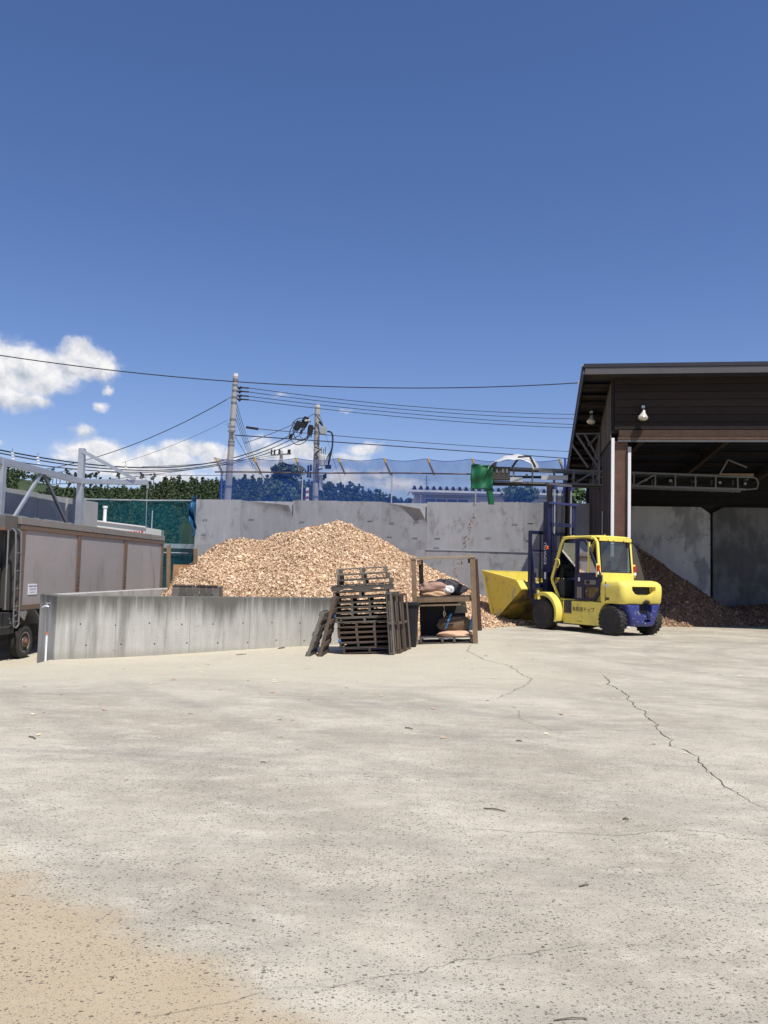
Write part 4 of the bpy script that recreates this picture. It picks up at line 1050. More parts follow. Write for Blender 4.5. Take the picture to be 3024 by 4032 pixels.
for s in (1, -1):
    c_ = MB().tube([(MX - .12, mo + s * .33, .3), (MX - .12, mo + s * .33, 2.75)], .045, 10).build('lift_cylinder', NAVY, fk, True)
    MB().tube([(MX - .12, mo + s * .33, 2.75), (MX - .12, mo + s * .33, 4.18)], .028, 8).build('rod', CHROME, c_, True)
    MB().box((MX - .12, mo + s * .33, 4.12), (.10, .10, .12)).build('rod_head', LB, c_)
    MB().box((MX - .10, mo + s * .42, 3.35), (.06, .05, .52)).build('hose_guide', LB, fk)
for y in (.10, -.10, -.16):
    MB().tube([(MX + .02, mo + y, 1.4), (MX + .02, mo + y, 4.0)], .018, 6).build('chain', DSTEEL, fk)
MB().tube([(1.9, .42, .60), (MX - .1, .46, .95)], .05, 10).build('tilt_cylinder', DSTEEL, fk, True)
# maker's name up the mast rail
Mv = Matrix(((0, 1, 0, MX + .0), (0, 0, 1, mo + .5625), (1, 0, 0, 2.16), (0, 0, 0, 1)))
Mv = Matrix(((0, -1, 0, MX - .0), (0, 0, 1, mo + .5625), (1, 0, 0, 2.18), (0, 0, 0, 1)))
Mv = Matrix(((0, 1, 0, MX), (0, 0, 1, mo + .5625), (1, 0, 0, 2.16), (0, 0, 0, 1)))
text('KOMATSU', .135, WHITE, 'lettering', outer_l, Mv, .002, 1.0)
MB().box((MX, mo + .563, 1.52), (.07, .004, .20)).build('mast_label', WHITE, outer_l)
# carriage and load backrest
car = MB(); car.box((3.02, 0, 1.22), (.08, 1.5, .14)); car.box((3.02, 0, .75), (.08, 1.5, .14)); cg = car.build('carriage', NAVY, fk, bevel=.01)
BX = 3.10
br = MB()
for y in (.80, -.80): br.bar((BX, y, .85), (BX, y, 2.80), .10, .07)
br.bar((BX, -.84, 2.78), (BX, .84, 2.78), .07, .10)
brf = br.build('load_backrest', NAVY, fk, bevel=.008)
for y in (.40, .12, -.15, -.42): MB().bar((BX, y, 1.2), (BX, y, 2.74), .045, .03).build('backrest_bar', NAVY, brf)
MB().bar((BX, -.8, 2.25), (BX, .8, 2.25), .03, .05).build('backrest_bar', NAVY, brf)
MB().box((BX - .02, .42, 1.58), (.03, .70, .28)).build('backrest_plate', mat('backrest_plate', (.10, .10, .11), .5), brf)
m = MB(); m.prism([(3.06, 2.3), (3.06, 1.0), (2.86, 1.0)], .755, .785, 'xz'); m.build('gusset', NAVY, brf)
# scoop bucket carried tilted back
A_, D_, B_, C_ = (4.92, 1.62), (3.34, 1.36), (3.12, 1.10), (4.36, .10)
BW = 1.08
bk = bpy.data.objects.new('bucket', None); col.objects.link(bk); bk.parent = fk
def plate(p, q, t, y0, y1, name, mt_):
    d = Vector((q[0] - p[0], q[1] - p[1])); d.normalize(); n = Vector((-d.y, d.x)) * t
    m = MB(); m.prism([p, q, (q[0] + n.x, q[1] + n.y), (p[0] + n.x, p[1] + n.y)], y0, y1, 'xz'); return m.build(name, mt_, bk, bevel=.004)
plate(A_, C_, -.03, -BW, BW, 'floor_plate', YELLOW_DIRTY)
plate(C_, B_, -.03, -BW, BW, 'back_plate', mat('grimy_yellow_paint', (.30, .21, .035), .6, 0, ((3, .2, (1, 1, 1)),), (40, .1), mixes=(((.05, .042, .025), 2.2, .42, .62, (1, 1, 1), .85),)))
plate(B_, D_, -.03, -BW, BW, 'upper_back_plate', YELLOW)
for s in (1, -1):
    m = MB(); m.prism([A_, D_, B_, C_], s * (BW - .02), s * (BW + .012), 'xz'); sd = m.build('side_plate', YELLOW_DIRTY, bk, bevel=.004)
    m = MB(); m.bar((A_[0], s * (BW + .02), A_[1]), (D_[0], s * (BW + .02), D_[1]), .07, .05); m.bar((A_[0] - .02, s * (BW + .02), A_[1]), (C_[0] - .02, s * (BW + .02), C_[1]), .05, .07, (1, 0, 0)); m.build('rim_flange', YELLOW, sd, bevel=.006)
    MB().lathe([(-.03, .07), (.03, .07), (.035, .03)], 'y', (C_[0] - .02, s * (BW + .02), C_[1] + .03), 14).build('heel_wear_pad', STEEL, sd, True)
m = MB(); m.bar((A_[0], -BW, A_[1]), (A_[0], BW, A_[1]), .08, .03); m.build('cutting_edge', YELLOW, bk, bevel=.004)
for y in (.5, .0, -.5):
    MB().bar((A_[0] - .12, y, A_[1] - .30), (A_[0] - .10, y, A_[1] - .22), .05, .05).build('tooth_bracket', YELLOW, bk)
MB().bar((3.55, -.9, 1.30), (3.55, .9, 1.30), .06, .06).build('stiffener', YELLOW, bk)
for y in (.52, -.52):
    m = MB(); m.prism([(3.16, 1.15), (3.30, 1.30), (3.06, 1.34), (2.98, .80), (3.12, .80)], y - .06, y + .06, 'xz'); m.build('mount_bracket', YELLOW, bk, bevel=.006)
    m = MB(); m.bar((3.02, y + .14, 1.40), (3.30, y + .14, 1.28), .10, .06); m.bar((2.95, y + .14, 1.02), (3.12, y + .14, 1.02), .08, .10); m.build('hook', STEEL, bk)
for k in range(4):
    MB().box((3.08, .62 + .0 * k, 1.02 + k * .07), (.10, .14, .04)).build('hose_clamp', YELLOW, bk)

# ------------------------------------------------------------------ chip truck in the sunken dock (local: x to the yard, y along the truck)
TK_O, TK_R = (-8.8, 19.5, 0), math.radians(-3.9)
tk = thing('truck', 'rusty framed tipper truck with grey side panels parked behind the low wall', 'truck', TK_O, TK_R)
TPAN = mat('truck_panel', (.45, .42, .405), .42, .30, ((.7, .10, (1, 1, 1)), (4, .06, (1, .4, 2))), (3, .12), rnd=.05, mixes=(((.40, .35, .27), .6, .5, .75, (1, 1, .6), .5), ((.20, .185, .175), 1.6, .52, .72, (1, 1.2, .3), .5)))
RUST = mat('rusty_frame', (.185, .125, .085), .75, .1, ((5, .2, (1, 1, 1)),), (25, .2), mixes=(((.15, .145, .14), 2.2, .48, .66, (1, .5, 1.5), .7),))
TOPR = mat('rusty_top_rail', (.27, .25, .225), .7, .15, ((4, .15, (1, 1, 1)),), (25, .15), mixes=(((.17, .06, .025), 5, .60, .68, (1, .45, 2.2), .9),))
TDARK = mat('truck_underside', (.03, .03, .03), .8, 0, ((5, .3, (1, 1, 1)),))
TFRONT = mat('truck_front_plate', (.085, .08, .07), .6, .2, ((3, .25, (1, 1, .4)),))
for (y0, y1) in ((.98, 3.94), (4.19, 7.45), (7.69, 11.05)):
    MB().box((-.035, (y0 + y1) / 2, 1.38), (.03, y1 - y0, 1.82)).build('side_panel', TPAN, tk)
for (y0, y1) in ((.72, .98), (3.94, 4.19), (7.45, 7.69), (11.05, 11.25)):
    MB().box((-.02, (y0 + y1) / 2, 1.40), (.06, y1 - y0, 1.96)).build('side_post', RUST, tk, bevel=.006)
for yb in (4.065, 7.57):
    for k in range(6): MB().box((.014, yb, .60 + k * .11), (.02, .12, .03)).build('post_rib', RUST, tk)
MB().box((-.015, 5.98, 2.355), (.065, 10.55, .13)).build('upper_rail', RUST, tk, bevel=.006)
MB().box((-.02, 5.98, 2.51), (.10, 10.6, .18)).build('top_rail', TOPR, tk, bevel=.01)
MB().box((-.03, 5.98, .41), (.08, 10.55, .12)).build('bottom_rail', RUST, tk)
MB().box((-2.42, 5.98, 1.47), (.06, 10.5, 2.2)).build('far_side', TFRONT, tk)
MB().box((-1.22, 5.98, .42), (2.4, 10.5, .08)).build('body_floor', TDARK, tk)
MB().box((-1.22, 11.26, 1.47), (2.4, .06, 2.2)).build('tailgate', TFRONT, tk)
MB().box((-1.22, .72, 1.47), (2.44, .06, 2.24)).build('headboard', TFRONT, tk)
MB().box((-1.2, .30, 2.42), (2.35, .60, .36)).build('front_canopy', mat('rust_patch_plate', (.13, .125, .115), .7, .1, ((4, .2, (1, 1, 1)),), mixes=(((.24, .12, .05), 2.4, .54, .64, (1, 1, 1), .8),)), tk, bevel=.01)
for x in (-.35, -.62): MB().box((x, .67, 1.3), (.05, .06, 1.8)).build('headboard_rib', TFRONT, tk)
hc = MB().tube([(-.40, .42, .35), (-.40, .42, 1.35)], .10, 14).build('hoist_cylinder', STEEL, tk, True)
MB().tube([(-.40, .42, 1.35), (-.40, .42, 1.75)], .085, 14).build('cylinder_stage', TFRONT, hc, True)
MB().tube([(-.40, .42, .30), (-.40, .42, .36)], .13, 14).build('cylinder_foot', TDARK, hc, True)
MB().box((-.7, .40, .9), (.3, .4, 1.3)).build('oil_tank', TFRONT, tk, bevel=.03)
# ladder
GPIPE = mat('ladder_pipe', (.30, .30, .30), .35, .6, ((6, .2, (1, 1, 1)),))
ld = MB()
ld.tube([(-.10, .36, 2.27), (.00, .36, 2.29), (.07, .36, 2.22), (.09, .37, 1.8), (.09, .44, .08), (.09, .47, -.01), (.09, .58, -.05), (.09, .68, 0), (.09, .70, .08), (.09, .62, 1.8), (.07, .62, 2.22), (.0, .62, 2.29), (-.10, .62, 2.27)], .020, 8)
lad = ld.build('ladder', GPIPE, tk, True)
for k, z in enumerate((1.72, 1.30, .88, .46, .10)):
    a = .37 + (.07) * (1.8 - z) / 1.72; b = .62 + .08 * (1.8 - z) / 1.72
    MB().tube([(.09, a, z), (.09, b, z)], .014, 8).build('rung', GPIPE, lad, True)
MB().tube([(.09, -.02, 2.25), (.09, .0, 1.3), (.09, .03, .4)], .020, 8).build('grab_rail', GPIPE, tk, True)
# placard
pl = MB().box((-.012, 1.50, .84), (.012, .44, .26)).build('placard', WHITE, tk)
Mp = Matrix(((0, 0, 1, -.0055), (1, 0, 0, 1.50), (0, 1, 0, .915), (0, 0, 0, 1)))
text('産業廃棄物収集運搬車', .042, BLKTXT, 'lettering', pl, Mp, .0005)
for (z, h, n, w) in ((.842, .05, 5, .055), (.768, .03, 9, .024)):
    for k in range(n):
        m = MB(); yc = 1.50 + (k - (n - 1) / 2) * w * 1.25
        m.box((-.0055, yc, z + h * .3), (.002, w * .8, h * .14)); m.box((-.0055, yc, z - h * .3), (.002, w * .7, h * .14)); m.box((-.0055, yc - w * .15, z), (.002, w * .16, h * .9)); m.box((-.0055, yc + w * .22, z), (.002, w * .14, h * .8))
        m.build('printed_mark', BLKTXT, pl)
# chassis, mudguard, wheels
MB().box((-1.2, 5.6, .16), (.9, 11.2, .28)).build('chassis', TDARK, tk)
MB().box((-1.2, .3, .05), (2.3, .9, .5)).build('front_crossmember', TDARK, tk)
ch = mat('mudguard_steel', (.16, .16, .165), .5, .3)
m = MB(); pts = [(.52, .05), (.72, .22), (.92, .36), (1.28, .40), (1.62, .38), (1.86, .20), (1.98, .0)]
inn = [(y * .94 + .08, z - .035) for y, z in pts]
m.prism(pts + inn[::-1], -.48, .0, 'yz'); m.build('mudguard', ch, tk)
MB().box((-.02, .98, .33), (.04, .55, .24), (math.radians(-30), 0, 0)).build('body_skirt', TOPR, tk)
for k in range(3): MB().box((-.05, .55 + k * .2, .09), (.03, .03, .2), (math.radians(35), 0, 0)).build('strut', STEEL, tk)
MB().box((-.15, .35, -.02), (.2, .75, .03)).build('step_plate', GALV, tk)
RIM = mat('truck_rim', (.34, .34, .35), .35, .6, ((6, .3, (1, 1, 1)),))
HUB = mat('rusty_hub', (.15, .065, .045), .7, .1, ((9, .3, (1, 1, 1)),))
def truck_wheel(y, x=-.17):
    root = bpy.data.objects.new('wheel', None); col.objects.link(root); root.parent = tk; root.location = (x, y, -.45)
    r, h = .40, .13
    m = MB(); m.lathe([(-h, .25), (-h, .34), (-h * .8, .385), (0, .40), (h * .8, .385), (h, .34), (h, .27), (h * .85, .25)], 'x', (0, 0, 0), 36); ty = m.build('tyre', TYRE, root, 50)
    m = MB()
    for k in range(44):
        a = 2 * math.pi * k / 44; R = Matrix.Rotation(a, 3, 'X')
        m.box(R @ Vector((.5 * h, 0, .388)), (.7 * h, .03, .026), R); m.box(R @ Vector((-.5 * h, 0, .388)), (.7 * h, .03, .026), R)
    m.build('tread', TYRE, ty)
    m = MB(); m.lathe([(h * .8, .255), (h * .95, .250), (h * .9, .225), (h * .35, .205), (h * .25, .15), (h * .9, .125), (h * .95, .09), (h * .4, .06)], 'x', (0, 0, 0), 32); rm = m.build('rim', RIM, root, 40)
    m = MB(); m.lathe([(h * .5, .10), (h * 1.15, .085), (h * 1.5, .055), (h * 1.55, .01)], 'x', (0, 0, 0), 18); m.build('hub', HUB, rm, 40)
    for k in range(8):
        a = 2 * math.pi * k / 8
        MB().lathe([(h * .30, .028), (h * .42, .028)], 'x', (0, .178 * math.cos(a + .2), .178 * math.sin(a + .2)), 10).build('hand_hole', BLACK, rm)
        MB().tube([(h * .8, .115 * math.cos(a), .115 * math.sin(a)), (h * 1.15, .115 * math.cos(a), .115 * math.sin(a))], .014, 6).build('nut', HUB, rm)
for y in (1.33, 7.9, 9.0): truck_wheel(y)
truck_wheel(1.33, -2.2)
cab_b = MB().loft([[(-1.2 + x, -1.75 + y, z_) for x, y in rrect(hx_, .95, .12)] for z_, hx_ in ((-.25, 1.16), (.9, 1.18), (1.75, 1.10), (1.95, 1.0))]).build('cab', WHITE, tk, 50)
MB().prism([(-2.45, .95), (-1.15, .95), (-1.2, 1.62), (-2.3, 1.62)], -.075, -.06, 'yz').build('cab_window', DGLASS, cab_b)
MB().box((-.035, -1.05, .62), (.02, .03, 1.5)).build('door_gap', BLACK, cab_b)
MB().box((-.03, -1.2, .78), (.03, .16, .04)).build('door_handle', BLACK, cab_b)
truck_wheel(-1.75)
MB().box((-.06, -.22, .28), (.06, .32, .38)).build('corner_marker', WHITE, tk)

# ------------------------------------------------------------------ galvanised gantry and panel wall behind the truck
ga = thing('steel_gantry', 'galvanised steel gantry with an arm reaching over the truck', 'gantry', (-11.2, 22, -.85), math.radians(-3.9))
Zg = .85
for y, z1 in ((2.06, 4.45), (7.38, 5.57)):
    MB().box((0, y, (z1 + Zg) / 2), (.20, .20, z1 + Zg)).build('post', GALV, ga, bevel=.008)
MB().bar((0, 1.2, 4.40 + Zg), (0, 7.28, 4.40 + Zg), .16, .20).build('beam', GALV, ga, bevel=.008)
MB().bar((-.1, 7.38, 4.40 + Zg), (2.42, 7.38, 4.40 + Zg), .14, .17).build('arm', GALV, ga, bevel=.008)
MB().bar((.05, 7.30, 5.46 + Zg), (1.98, 7.30, 4.50 + Zg), .08, .12).build('arm_brace', GALV, ga)
MB().bar((0, 4.43, 4.32 + Zg), (0, 2.7, 2.62 + Zg), .08, .09).build('brace', GALV, ga)
MB().bar((0, 4.62, 4.32 + Zg), (0, 6.75, 2.6 + Zg), .08, .09).build('brace', STEEL, ga)
MB().tube([(2.40, 7.38, 4.36 + Zg), (2.42, 7.38, 2.6 + Zg)], .012, 6).build('hanging_rod', GALV, ga)
MB().box((2.42, 7.38, 4.27 + Zg), (.06, .08, .14)).build('rod_clamp', GALV, ga)
pw = thing('panel_wall', 'grey concrete panel wall behind the gantry crossed by its shadows', 'wall', (-11.58, 22, 0), math.radians(-3.9))
for i, (y0, y1, z1) in enumerate(((-1.8, 3.13, 3.72), (3.15, 5.12, 3.75), (5.15, 7.14, 3.77), (7.34, 9.9, 3.83))):
    MB().prism([(y0, -.95), (y1, -.95), (y1, z1 + .03), (y0, z1 - .02)], -.15, 0, 'yz').build('panel', mat('panel_concrete', (.36, .365, .36), .9, 0, ((1.2, .15, (1, 1, 1)), (4, .12, (1, 1.5, .2))), (30, .2), rnd=.1), pw)
ws = thing('white_hut', 'low white building with red lettering behind the truck tail', 'hut', (-11.9, 34.2, 0), math.radians(-3))
MB().loft([[(0, 0, 0), (2.2, 0, 0), (2.2, 2.5, 0), (0, 2.5, 0)], [(0, 0, 3.28), (2.2, 0, 3.06), (2.2, 2.5, 3.06), (0, 2.5, 3.28)]]).build('body', mat('white_board', (.70, .70, .66), .6, 0, ((2, .05, (1, 1, 1)),)), ws)
MB().bar((-.05, -.03, 3.30), (2.25, -.03, 3.07), .08, .05).build('roof_edge', WHITE, ws)
text('YANMAR', .20, mat('sign_red', (.55, .012, .03), .5), 'lettering', ws, Matrix(((1, 0, 0, 1.75), (0, 0, -1, -.012), (0, 1, 0, 2.83), (0, 0, 0, 1))), .004)
MB().tube([(.35, .4, 3.1), (.35, .4, 3.85), (.35, .4, 3.86)], .07, 10).build('vent_pipe', WHITE, ws, True)
MB().tube([(.35, .4, 3.84), (.35, .4, 3.92)], .10, 10).build('vent_cap', WHITE, ws, True)
# timber and plywood shutter at the wall's far end
tb = thing('plywood_shutter', 'orange brown plywood sheet between two upright timbers beside the chip heap', 'shutter', (0, 0, 0))
MB().bar((-6.28, 24.9, -.3), (-6.36, 24.9, 2.12), .10, .10).build('timber', wood('brown'), tb)
MB().bar((-5.62, 25.6, 0), (-5.72, 25.6, 2.06), .10, .10).build('timber', wood('brown'), tb)
m = MB(); m.loft([[(-6.22, 24.98, .0), (-5.45, 25.55, .0), (-5.45, 25.57, .0), (-6.22, 25.0, .0)], [(-6.22, 24.98, 1.56), (-5.45, 25.55, 1.56), (-5.45, 25.57, 1.56), (-6.22, 25.0, 1.56)]]); m.build('plywood_sheet', wood('ply'), tb)
# building seen dimly through the teal net
bb = thing('outbuilding', 'small building with pale roof edge and gridded windows behind the teal net', 'building', (-10.9, 41.5, 0))
OB = mat('outbuilding_wall', (.12, .14, .16), .7)
MB().box((.95, 1.5, 1.2), (3.3, 3, 2.4)).build('wall', OB, bb)
MB().box((.95, 1.3, 2.5), (3.6, 3.6, .22)).build('roof', mat('pale_roof', (.55, .6, .65), .6), bb)
for k in range(5):
    for j in range(3): MB().box((-.35 + k * .62, -.02, .5 + j * .62), (.54, .03, .54)).build('window', mat('dark_window', (.03, .04, .05), .2), bb)

# ------------------------------------------------------------------ pallets
_pal = {}
def pal_mesh(key, dims, bev=.004):
    k = (key, dims)
    if k not in _pal:
        m = MB(); m.box((0, 0, 0), dims); me = m.mesh(key)
        bm = bmesh.new(); bm.from_mesh(me); bmesh.ops.bevel(bm, geom=bm.edges[:], offset=bev, segments=1, affect='EDGES'); bm.to_mesh(me); bm.free()
        _pal[k] = me
    return _pal[k]
def notched(L, H, t):
    k = ('notched', L)
    if k not in _pal:
        pts = [(-L / 2, -H / 2)]
        for c in (-L * .25, L * .25):
            hw = L * .135
            pts += [(c - hw, -H / 2)] + [(c - hw * .8 * math.cos(a) , -H / 2 + H * .52 * math.sin(a)) for a in np.linspace(.25, math.pi - .25, 7)] + [(c + hw, -H / 2)]
        pts += [(L / 2, -H / 2), (L / 2, H / 2), (-L / 2, H / 2)]
        m = MB(); m.prism(pts, -t / 2, t / 2, 'xz'); _pal[k] = m.mesh('stringer')
    return _pal[k]
WK = [wood('grey'), wood('red'), wood('dark'), wood('brown'), wood('pale')]
PW = {'grey': mat('pallet_grey', (.135, .122, .105), .85, 0, ((5, .3, (1, 1, 1)), (8, .25, (.3, 3, 3))), (30, .3), rnd=.35),
      'red': mat('pallet_brown', (.105, .075, .058), .85, 0, ((5, .3, (1, 1, 1)), (8, .25, (.3, 3, 3))), (30, .3), rnd=.35),
      'dark': mat('pallet_dark', (.062, .052, .044), .85, 0, ((5, .3, (1, 1, 1)), (8, .25, (.3, 3, 3))), (30, .3), rnd=.35),
      'pale': mat('pallet_pale', (.26, .225, .18), .85, 0, ((5, .3, (1, 1, 1)), (8, .25, (.3, 3, 3))), (30, .3), rnd=.35)}
BLUE_END = mat('blue_end_paint', (.05, .18, .42), .7)
def pallet(label, loc, rot, Wd=1.1, Dp=1.05, Ht=.108, ns=4, kind='grey', double=True, notch=False, blue=0, seed=0, group='wooden pallets', nb=7, cat='pallet'):
    """x along the front, y to the back, z up; origin at the middle of the base"""
    r = random.Random(seed)
    root = thing('pallet', label, cat, loc, group=group, rot=rot)
    bt_ = .018; sh = Ht - bt_ * (2 if double else 1); z0 = bt_ if double else 0
    def piece(name, me, p, mt_, rz=0.0):
        o = bpy.data.objects.new(name, me); col.objects.link(o); o.parent = root; o.location = p; o.rotation_euler = (0, 0, rz)
        if not me.materials: me.materials.append(mt_)
        o.material_slots[0].link = 'OBJECT'; o.material_slots[0].material = mt_
        return o
    if notch:
        for j in range(3): piece('stringer', notched(Wd, sh, .045), (0, -Dp / 2 + .03 + j * (Dp - .06) / 2, z0 + sh / 2), PW[kind])
        for i in range(nb): piece('deck_board', pal_mesh('deck_board', (.10, Dp, bt_)), (-Wd / 2 + .05 + i * (Wd - .1) / (nb - 1), 0, z0 + sh + bt_ / 2), PW[kind])
    else:
        for i in range(ns):
            s = piece('stringer', pal_mesh('stringer', (.048, Dp, sh)), (-Wd / 2 + .024 + i * (Wd - .048) / (ns - 1), 0, z0 + sh / 2), PW[kind])
            if blue and i in ((0,) if blue == 1 else (0, ns - 1)):
                b = bpy.data.objects.new('painted_end', pal_mesh('painted_end', (.052, .03, sh))); col.objects.link(b); b.parent = root; b.location = (-Wd / 2 + .024 + i * (Wd - .048) / (ns - 1), -Dp / 2 - .004, z0 + sh / 2)
                if not b.data.materials: b.data.materials.append(BLUE_END)
        for i in range(nb): piece('deck_board', pal_mesh('deck_board', (Wd, .095, bt_)), (r.uniform(-.008, .008), -Dp / 2 + .048 + i * (Dp - .096) / (nb - 1), z0 + sh + bt_ / 2), PW[r.choice([kind, kind, 'grey', 'red'])], r.uniform(-.006, .006))
    if double:
        for i in range(3): piece('bottom_board', pal_mesh('bottom_board', (.9 if notch else Wd, .095, bt_)), (0, -Dp / 2 + .048 + i * (Dp - .096) / 2, bt_ / 2), PW[kind], 0)
    return root
pc = np.array([-.235, 16.82]); PT = math.radians(-3.9)              # the stack leans with the fall of the yard
def sp_pos(dx, z, dy=0.0):
    """point on the leaning stack: dx across, z up its axis"""
    R = Matrix.Rotation(math.radians(-3), 3, 'Z') @ Matrix.Rotation(PT, 3, 'Y')
    p = R @ Vector((dx, dy + .52, z))
    return (pc[0] + p.x, pc[1] + p.y, -.115 + p.z)
lay = [  # (dx, extra width, stringers, wood, blue, notch, height)
    ('bottom pallet of the stack, dark with three stringers', .02, 1.08, 3, 'dark', 0, 0, .112, 0),
    ('second pallet from the bottom of the stack', -.03, 1.10, 4, 'dark', 0, 0, .100, 0),
    ('pallet low in the stack with blue paint on both outer ends', -.03, 1.12, 4, 'red', 2, 0, .100, 0),
    ('reddish pallet resting on the lower blue ended one', -.035, 1.12, 4, 'red', 0, 0, .098, 0),
    ('fifth pallet from the bottom of the stack', -.035, 1.12, 4, 'red', 0, 0, .098, 0),
    ('sixth pallet from the bottom of the stack', -.04, 1.12, 4, 'red', 0, 0, .098, 0),
    ('pallet jutting left at mid stack with a pale front board', -.07, 1.17, 3, 'grey', 0, 0, .092, 0),
    ('pallet at mid stack with blue paint on its left end', -.12, 1.12, 4, 'grey', 1, 0, .100, 0),
    ('pallet just above the mid stack blue ended one', -.12, 1.10, 4, 'grey', 0, 0, .098, 0),
    ('tenth pallet from the bottom of the stack', -.12, 1.10, 4, 'grey', 0, 0, .098, 0),
    ('eleventh pallet from the bottom of the stack', -.12, 1.10, 4, 'dark', 0, 0, .098, 0),
    ('three stringer pallet right below the notched one', -.125, 1.10, 3, 'grey', 0, 0, .112, 0),
    ('wide grey pallet with two arched notches near the stack top', -.09, 1.25, 3, 'grey', 0, 1, .128, 0),
    ('pallet right above the notched one', -.03, 1.10, 3, 'grey', 0, 0, .108, 0),
    ('second pallet from the top of the stack', -.06, 1.02, 3, 'grey', 0, 0, .112, 0),
    ('topmost pale grey pallet of the stack', -.09, 1.0, 3, 'pale', 0, 0, .120, 0)]
z = 0.0; rs = random.Random(6)
for i, (lb, dx, wd, ns, kd, bl, nt, ht, _) in enumerate(lay):
    pallet(lb, sp_pos(dx, z), (0, PT + (math.radians(-1.0) if i > 12 else 0), math.radians(-3 + rs.uniform(-1.2, 1.2) + (2 if i in (6, 12) else 0))), wd, 1.05 if i < 13 else .95, ht, ns, kd, True, bool(nt), bl, i, 'pallets in the tall stack', 7 if i < 14 else 5)
    z += ht + .002
# pallets leaning on the stack (standing on edge)
def standing(label, foot, yaw, lean, seed, Wd=1.1, Dp=1.0, kind='red', flip=1, ns=3, turn=False):
    g = float(gz(foot[0], foot[1]))
    R = Matrix.Rotation(yaw, 4, 'Z') @ Matrix.Rotation(lean, 4, 'Y')
    V_, H_ = (Dp, Wd) if turn else (Wd, Dp)
    M = R @ Matrix.Translation((0, 0, V_ / 2)) @ Matrix.Rotation(math.radians(90 * flip), 4, 'Y') @ Matrix.Rotation(math.radians(90 if turn else 0), 4, 'Z')
    e = M.to_euler(); p = M.to_translation()
    return pallet(label, (foot[0] + p.x, foot[1] + p.y + H_ / 2, g + p.z), e, Wd, Dp, .10, ns, kind, True, False, 0, seed, 'pallets leaning on the stack', 6)
standing('outer pallet leaning on the left of the stack, lowest one', (-1.42, 16.35), math.radians(-6), math.radians(17), 31, .70, .92, 'grey', turn=True)
standing('tall pallet on edge leaning right against the left of the stack', (-1.19, 16.33), math.radians(-4), math.radians(12.5), 32, .90, 1.19, 'red', turn=True)
standing('pallet on edge leaning against the right of the stack, nearer one', (.37, 16.47), math.radians(-13), math.radians(-5), 33, 1.22, .9, 'grey', -1)
standing('pallet on edge leaning at the right of the stack, outer one', (.52, 16.68), math.radians(-15), math.radians(-6), 34, 1.17, .95, 'red', -1)
# wooden crate panel standing behind the low wall
cb = thing('wooden_crate', 'grey wooden crate standing behind the low wall in front of the chips', 'crate', (-4.12, 18.85, .0), math.radians(4))
for i in range(7): MB().box((-.44 + i * .147, -.30, .65), (.140, .022, .86)).build('slat', PW['grey'], cb)
for i in range(4): MB().box((.505, -.22 + i * .147, .65), (.022, .140, .86)).build('slat', PW['grey'], cb)
for i in range(4): MB().box((-.505, -.22 + i * .147, .65), (.022, .140, .86)).build('slat', PW['grey'], cb)
for x0 in (-.26, .24): MB().box((x0, -.29, 1.092), (.46, .07, .03)).build('top_rail', PW['red'], cb)
MB().box((0, .02, .5), (.98, .56, .8)).build('inside', wood('dark'), cb)

# ------------------------------------------------------------------ timber shelf made from a pallet
SH_O = (1.44, 18.55); SH_T = math.radians(-3.2)
sh = thing('timber_shelf', 'rough open timber shelf frame built on a pallet, leaning slightly', 'shelf', (SH_O[0], SH_O[1], float(gz(*SH_O)) + .0), rot=(0, SH_T, math.radians(-5)))
SW = mat('shelf_timber', (.22, .15, .092), .85, 0, ((5, .25, (1, 1, 1)), (9, .25, (3, 3, .3))), (30, .25), rnd=.2)
MB().box((-.66, -.02, .93), (.10, .10, 1.86)).build('post', SW, sh, bevel=.004)
MB().box((.64, -.02, .93), (.11, .10, 1.86)).build('post', SW, sh, bevel=.004)
MB().box((-.53, .78, .96), (.10, .10, 1.80)).build('post', wood('dark'), sh, bevel=.004)
MB().bar((.76, .66, .22), (.72, .66, 1.84), .10, .08).build('post', wood('red'), sh)
MB().box((-.01, -.02, 1.885), (1.46, .13, .045)).build('top_rail', wood('pale'), sh, bevel=.004)
MB().box((-.55, .36, 1.80), (.06, .84, .09)).build('side_rail', wood('brown'), sh)
MB().box((.58, .36, 1.80), (.06, .84, .09)).build('side_rail', wood('dark'), sh)
MB().box((-.03, -.05, .96), (1.16, .045, .10)).build('shelf_rail', SW, sh)
MB().box((-.12, -.09, .845), (.94, .045, .035)).build('shelf_lower_rail', SW, sh)
for k in range(6): MB().box((.02, .04 + k * .14, 1.022), (1.28, .125, .022)).build('shelf_board', PW['dark'] if k < 2 else SW, sh)
for x in (-.56, .56): MB().box((x, .4, .95), (.05, .78, .08)).build('bearer', SW, sh)
for k in range(6): MB().box((.0, .04 + k * .15, .132), (1.2, .13, .02)).build('base_board', PW['grey'], sh)
for x in (-.555, -.08, .18, .555): MB().box((x, .38, .075), (.05, .86, .09)).build('base_stringer', PW['red'], sh)
for k in (0, 5): MB().box((0, .02 + k * .15, .018), (1.2, .10, .018)).build('base_board', PW['grey'], sh)
MB().box((-.57, .05, .98), (.05, .05, .16)).build('cleat', wood('ply'), sh)
BLK = mat('black_board', (.010, .011, .014), .6, 0, ((4, .3, (1, 1, 1)),))
MB().box((-.07, .80, .55), (1.05, .02, .86)).build('back_board', BLK, sh)
m = MB(); m.prism([(.30, .90), (.46, .90), (.50, .62), (.20, .62)], .775, .788, 'xz'); m.build('card', mat('grey_card', (.30, .29, .24), .8), sh)
M_sh = Matrix.Translation((SH_O[0], SH_O[1], float(gz(*SH_O)))) @ Euler((0, SH_T, math.radians(-5))).to_matrix().to_4x4()
def on_shelf(p): return tuple(M_sh @ Vector(p))
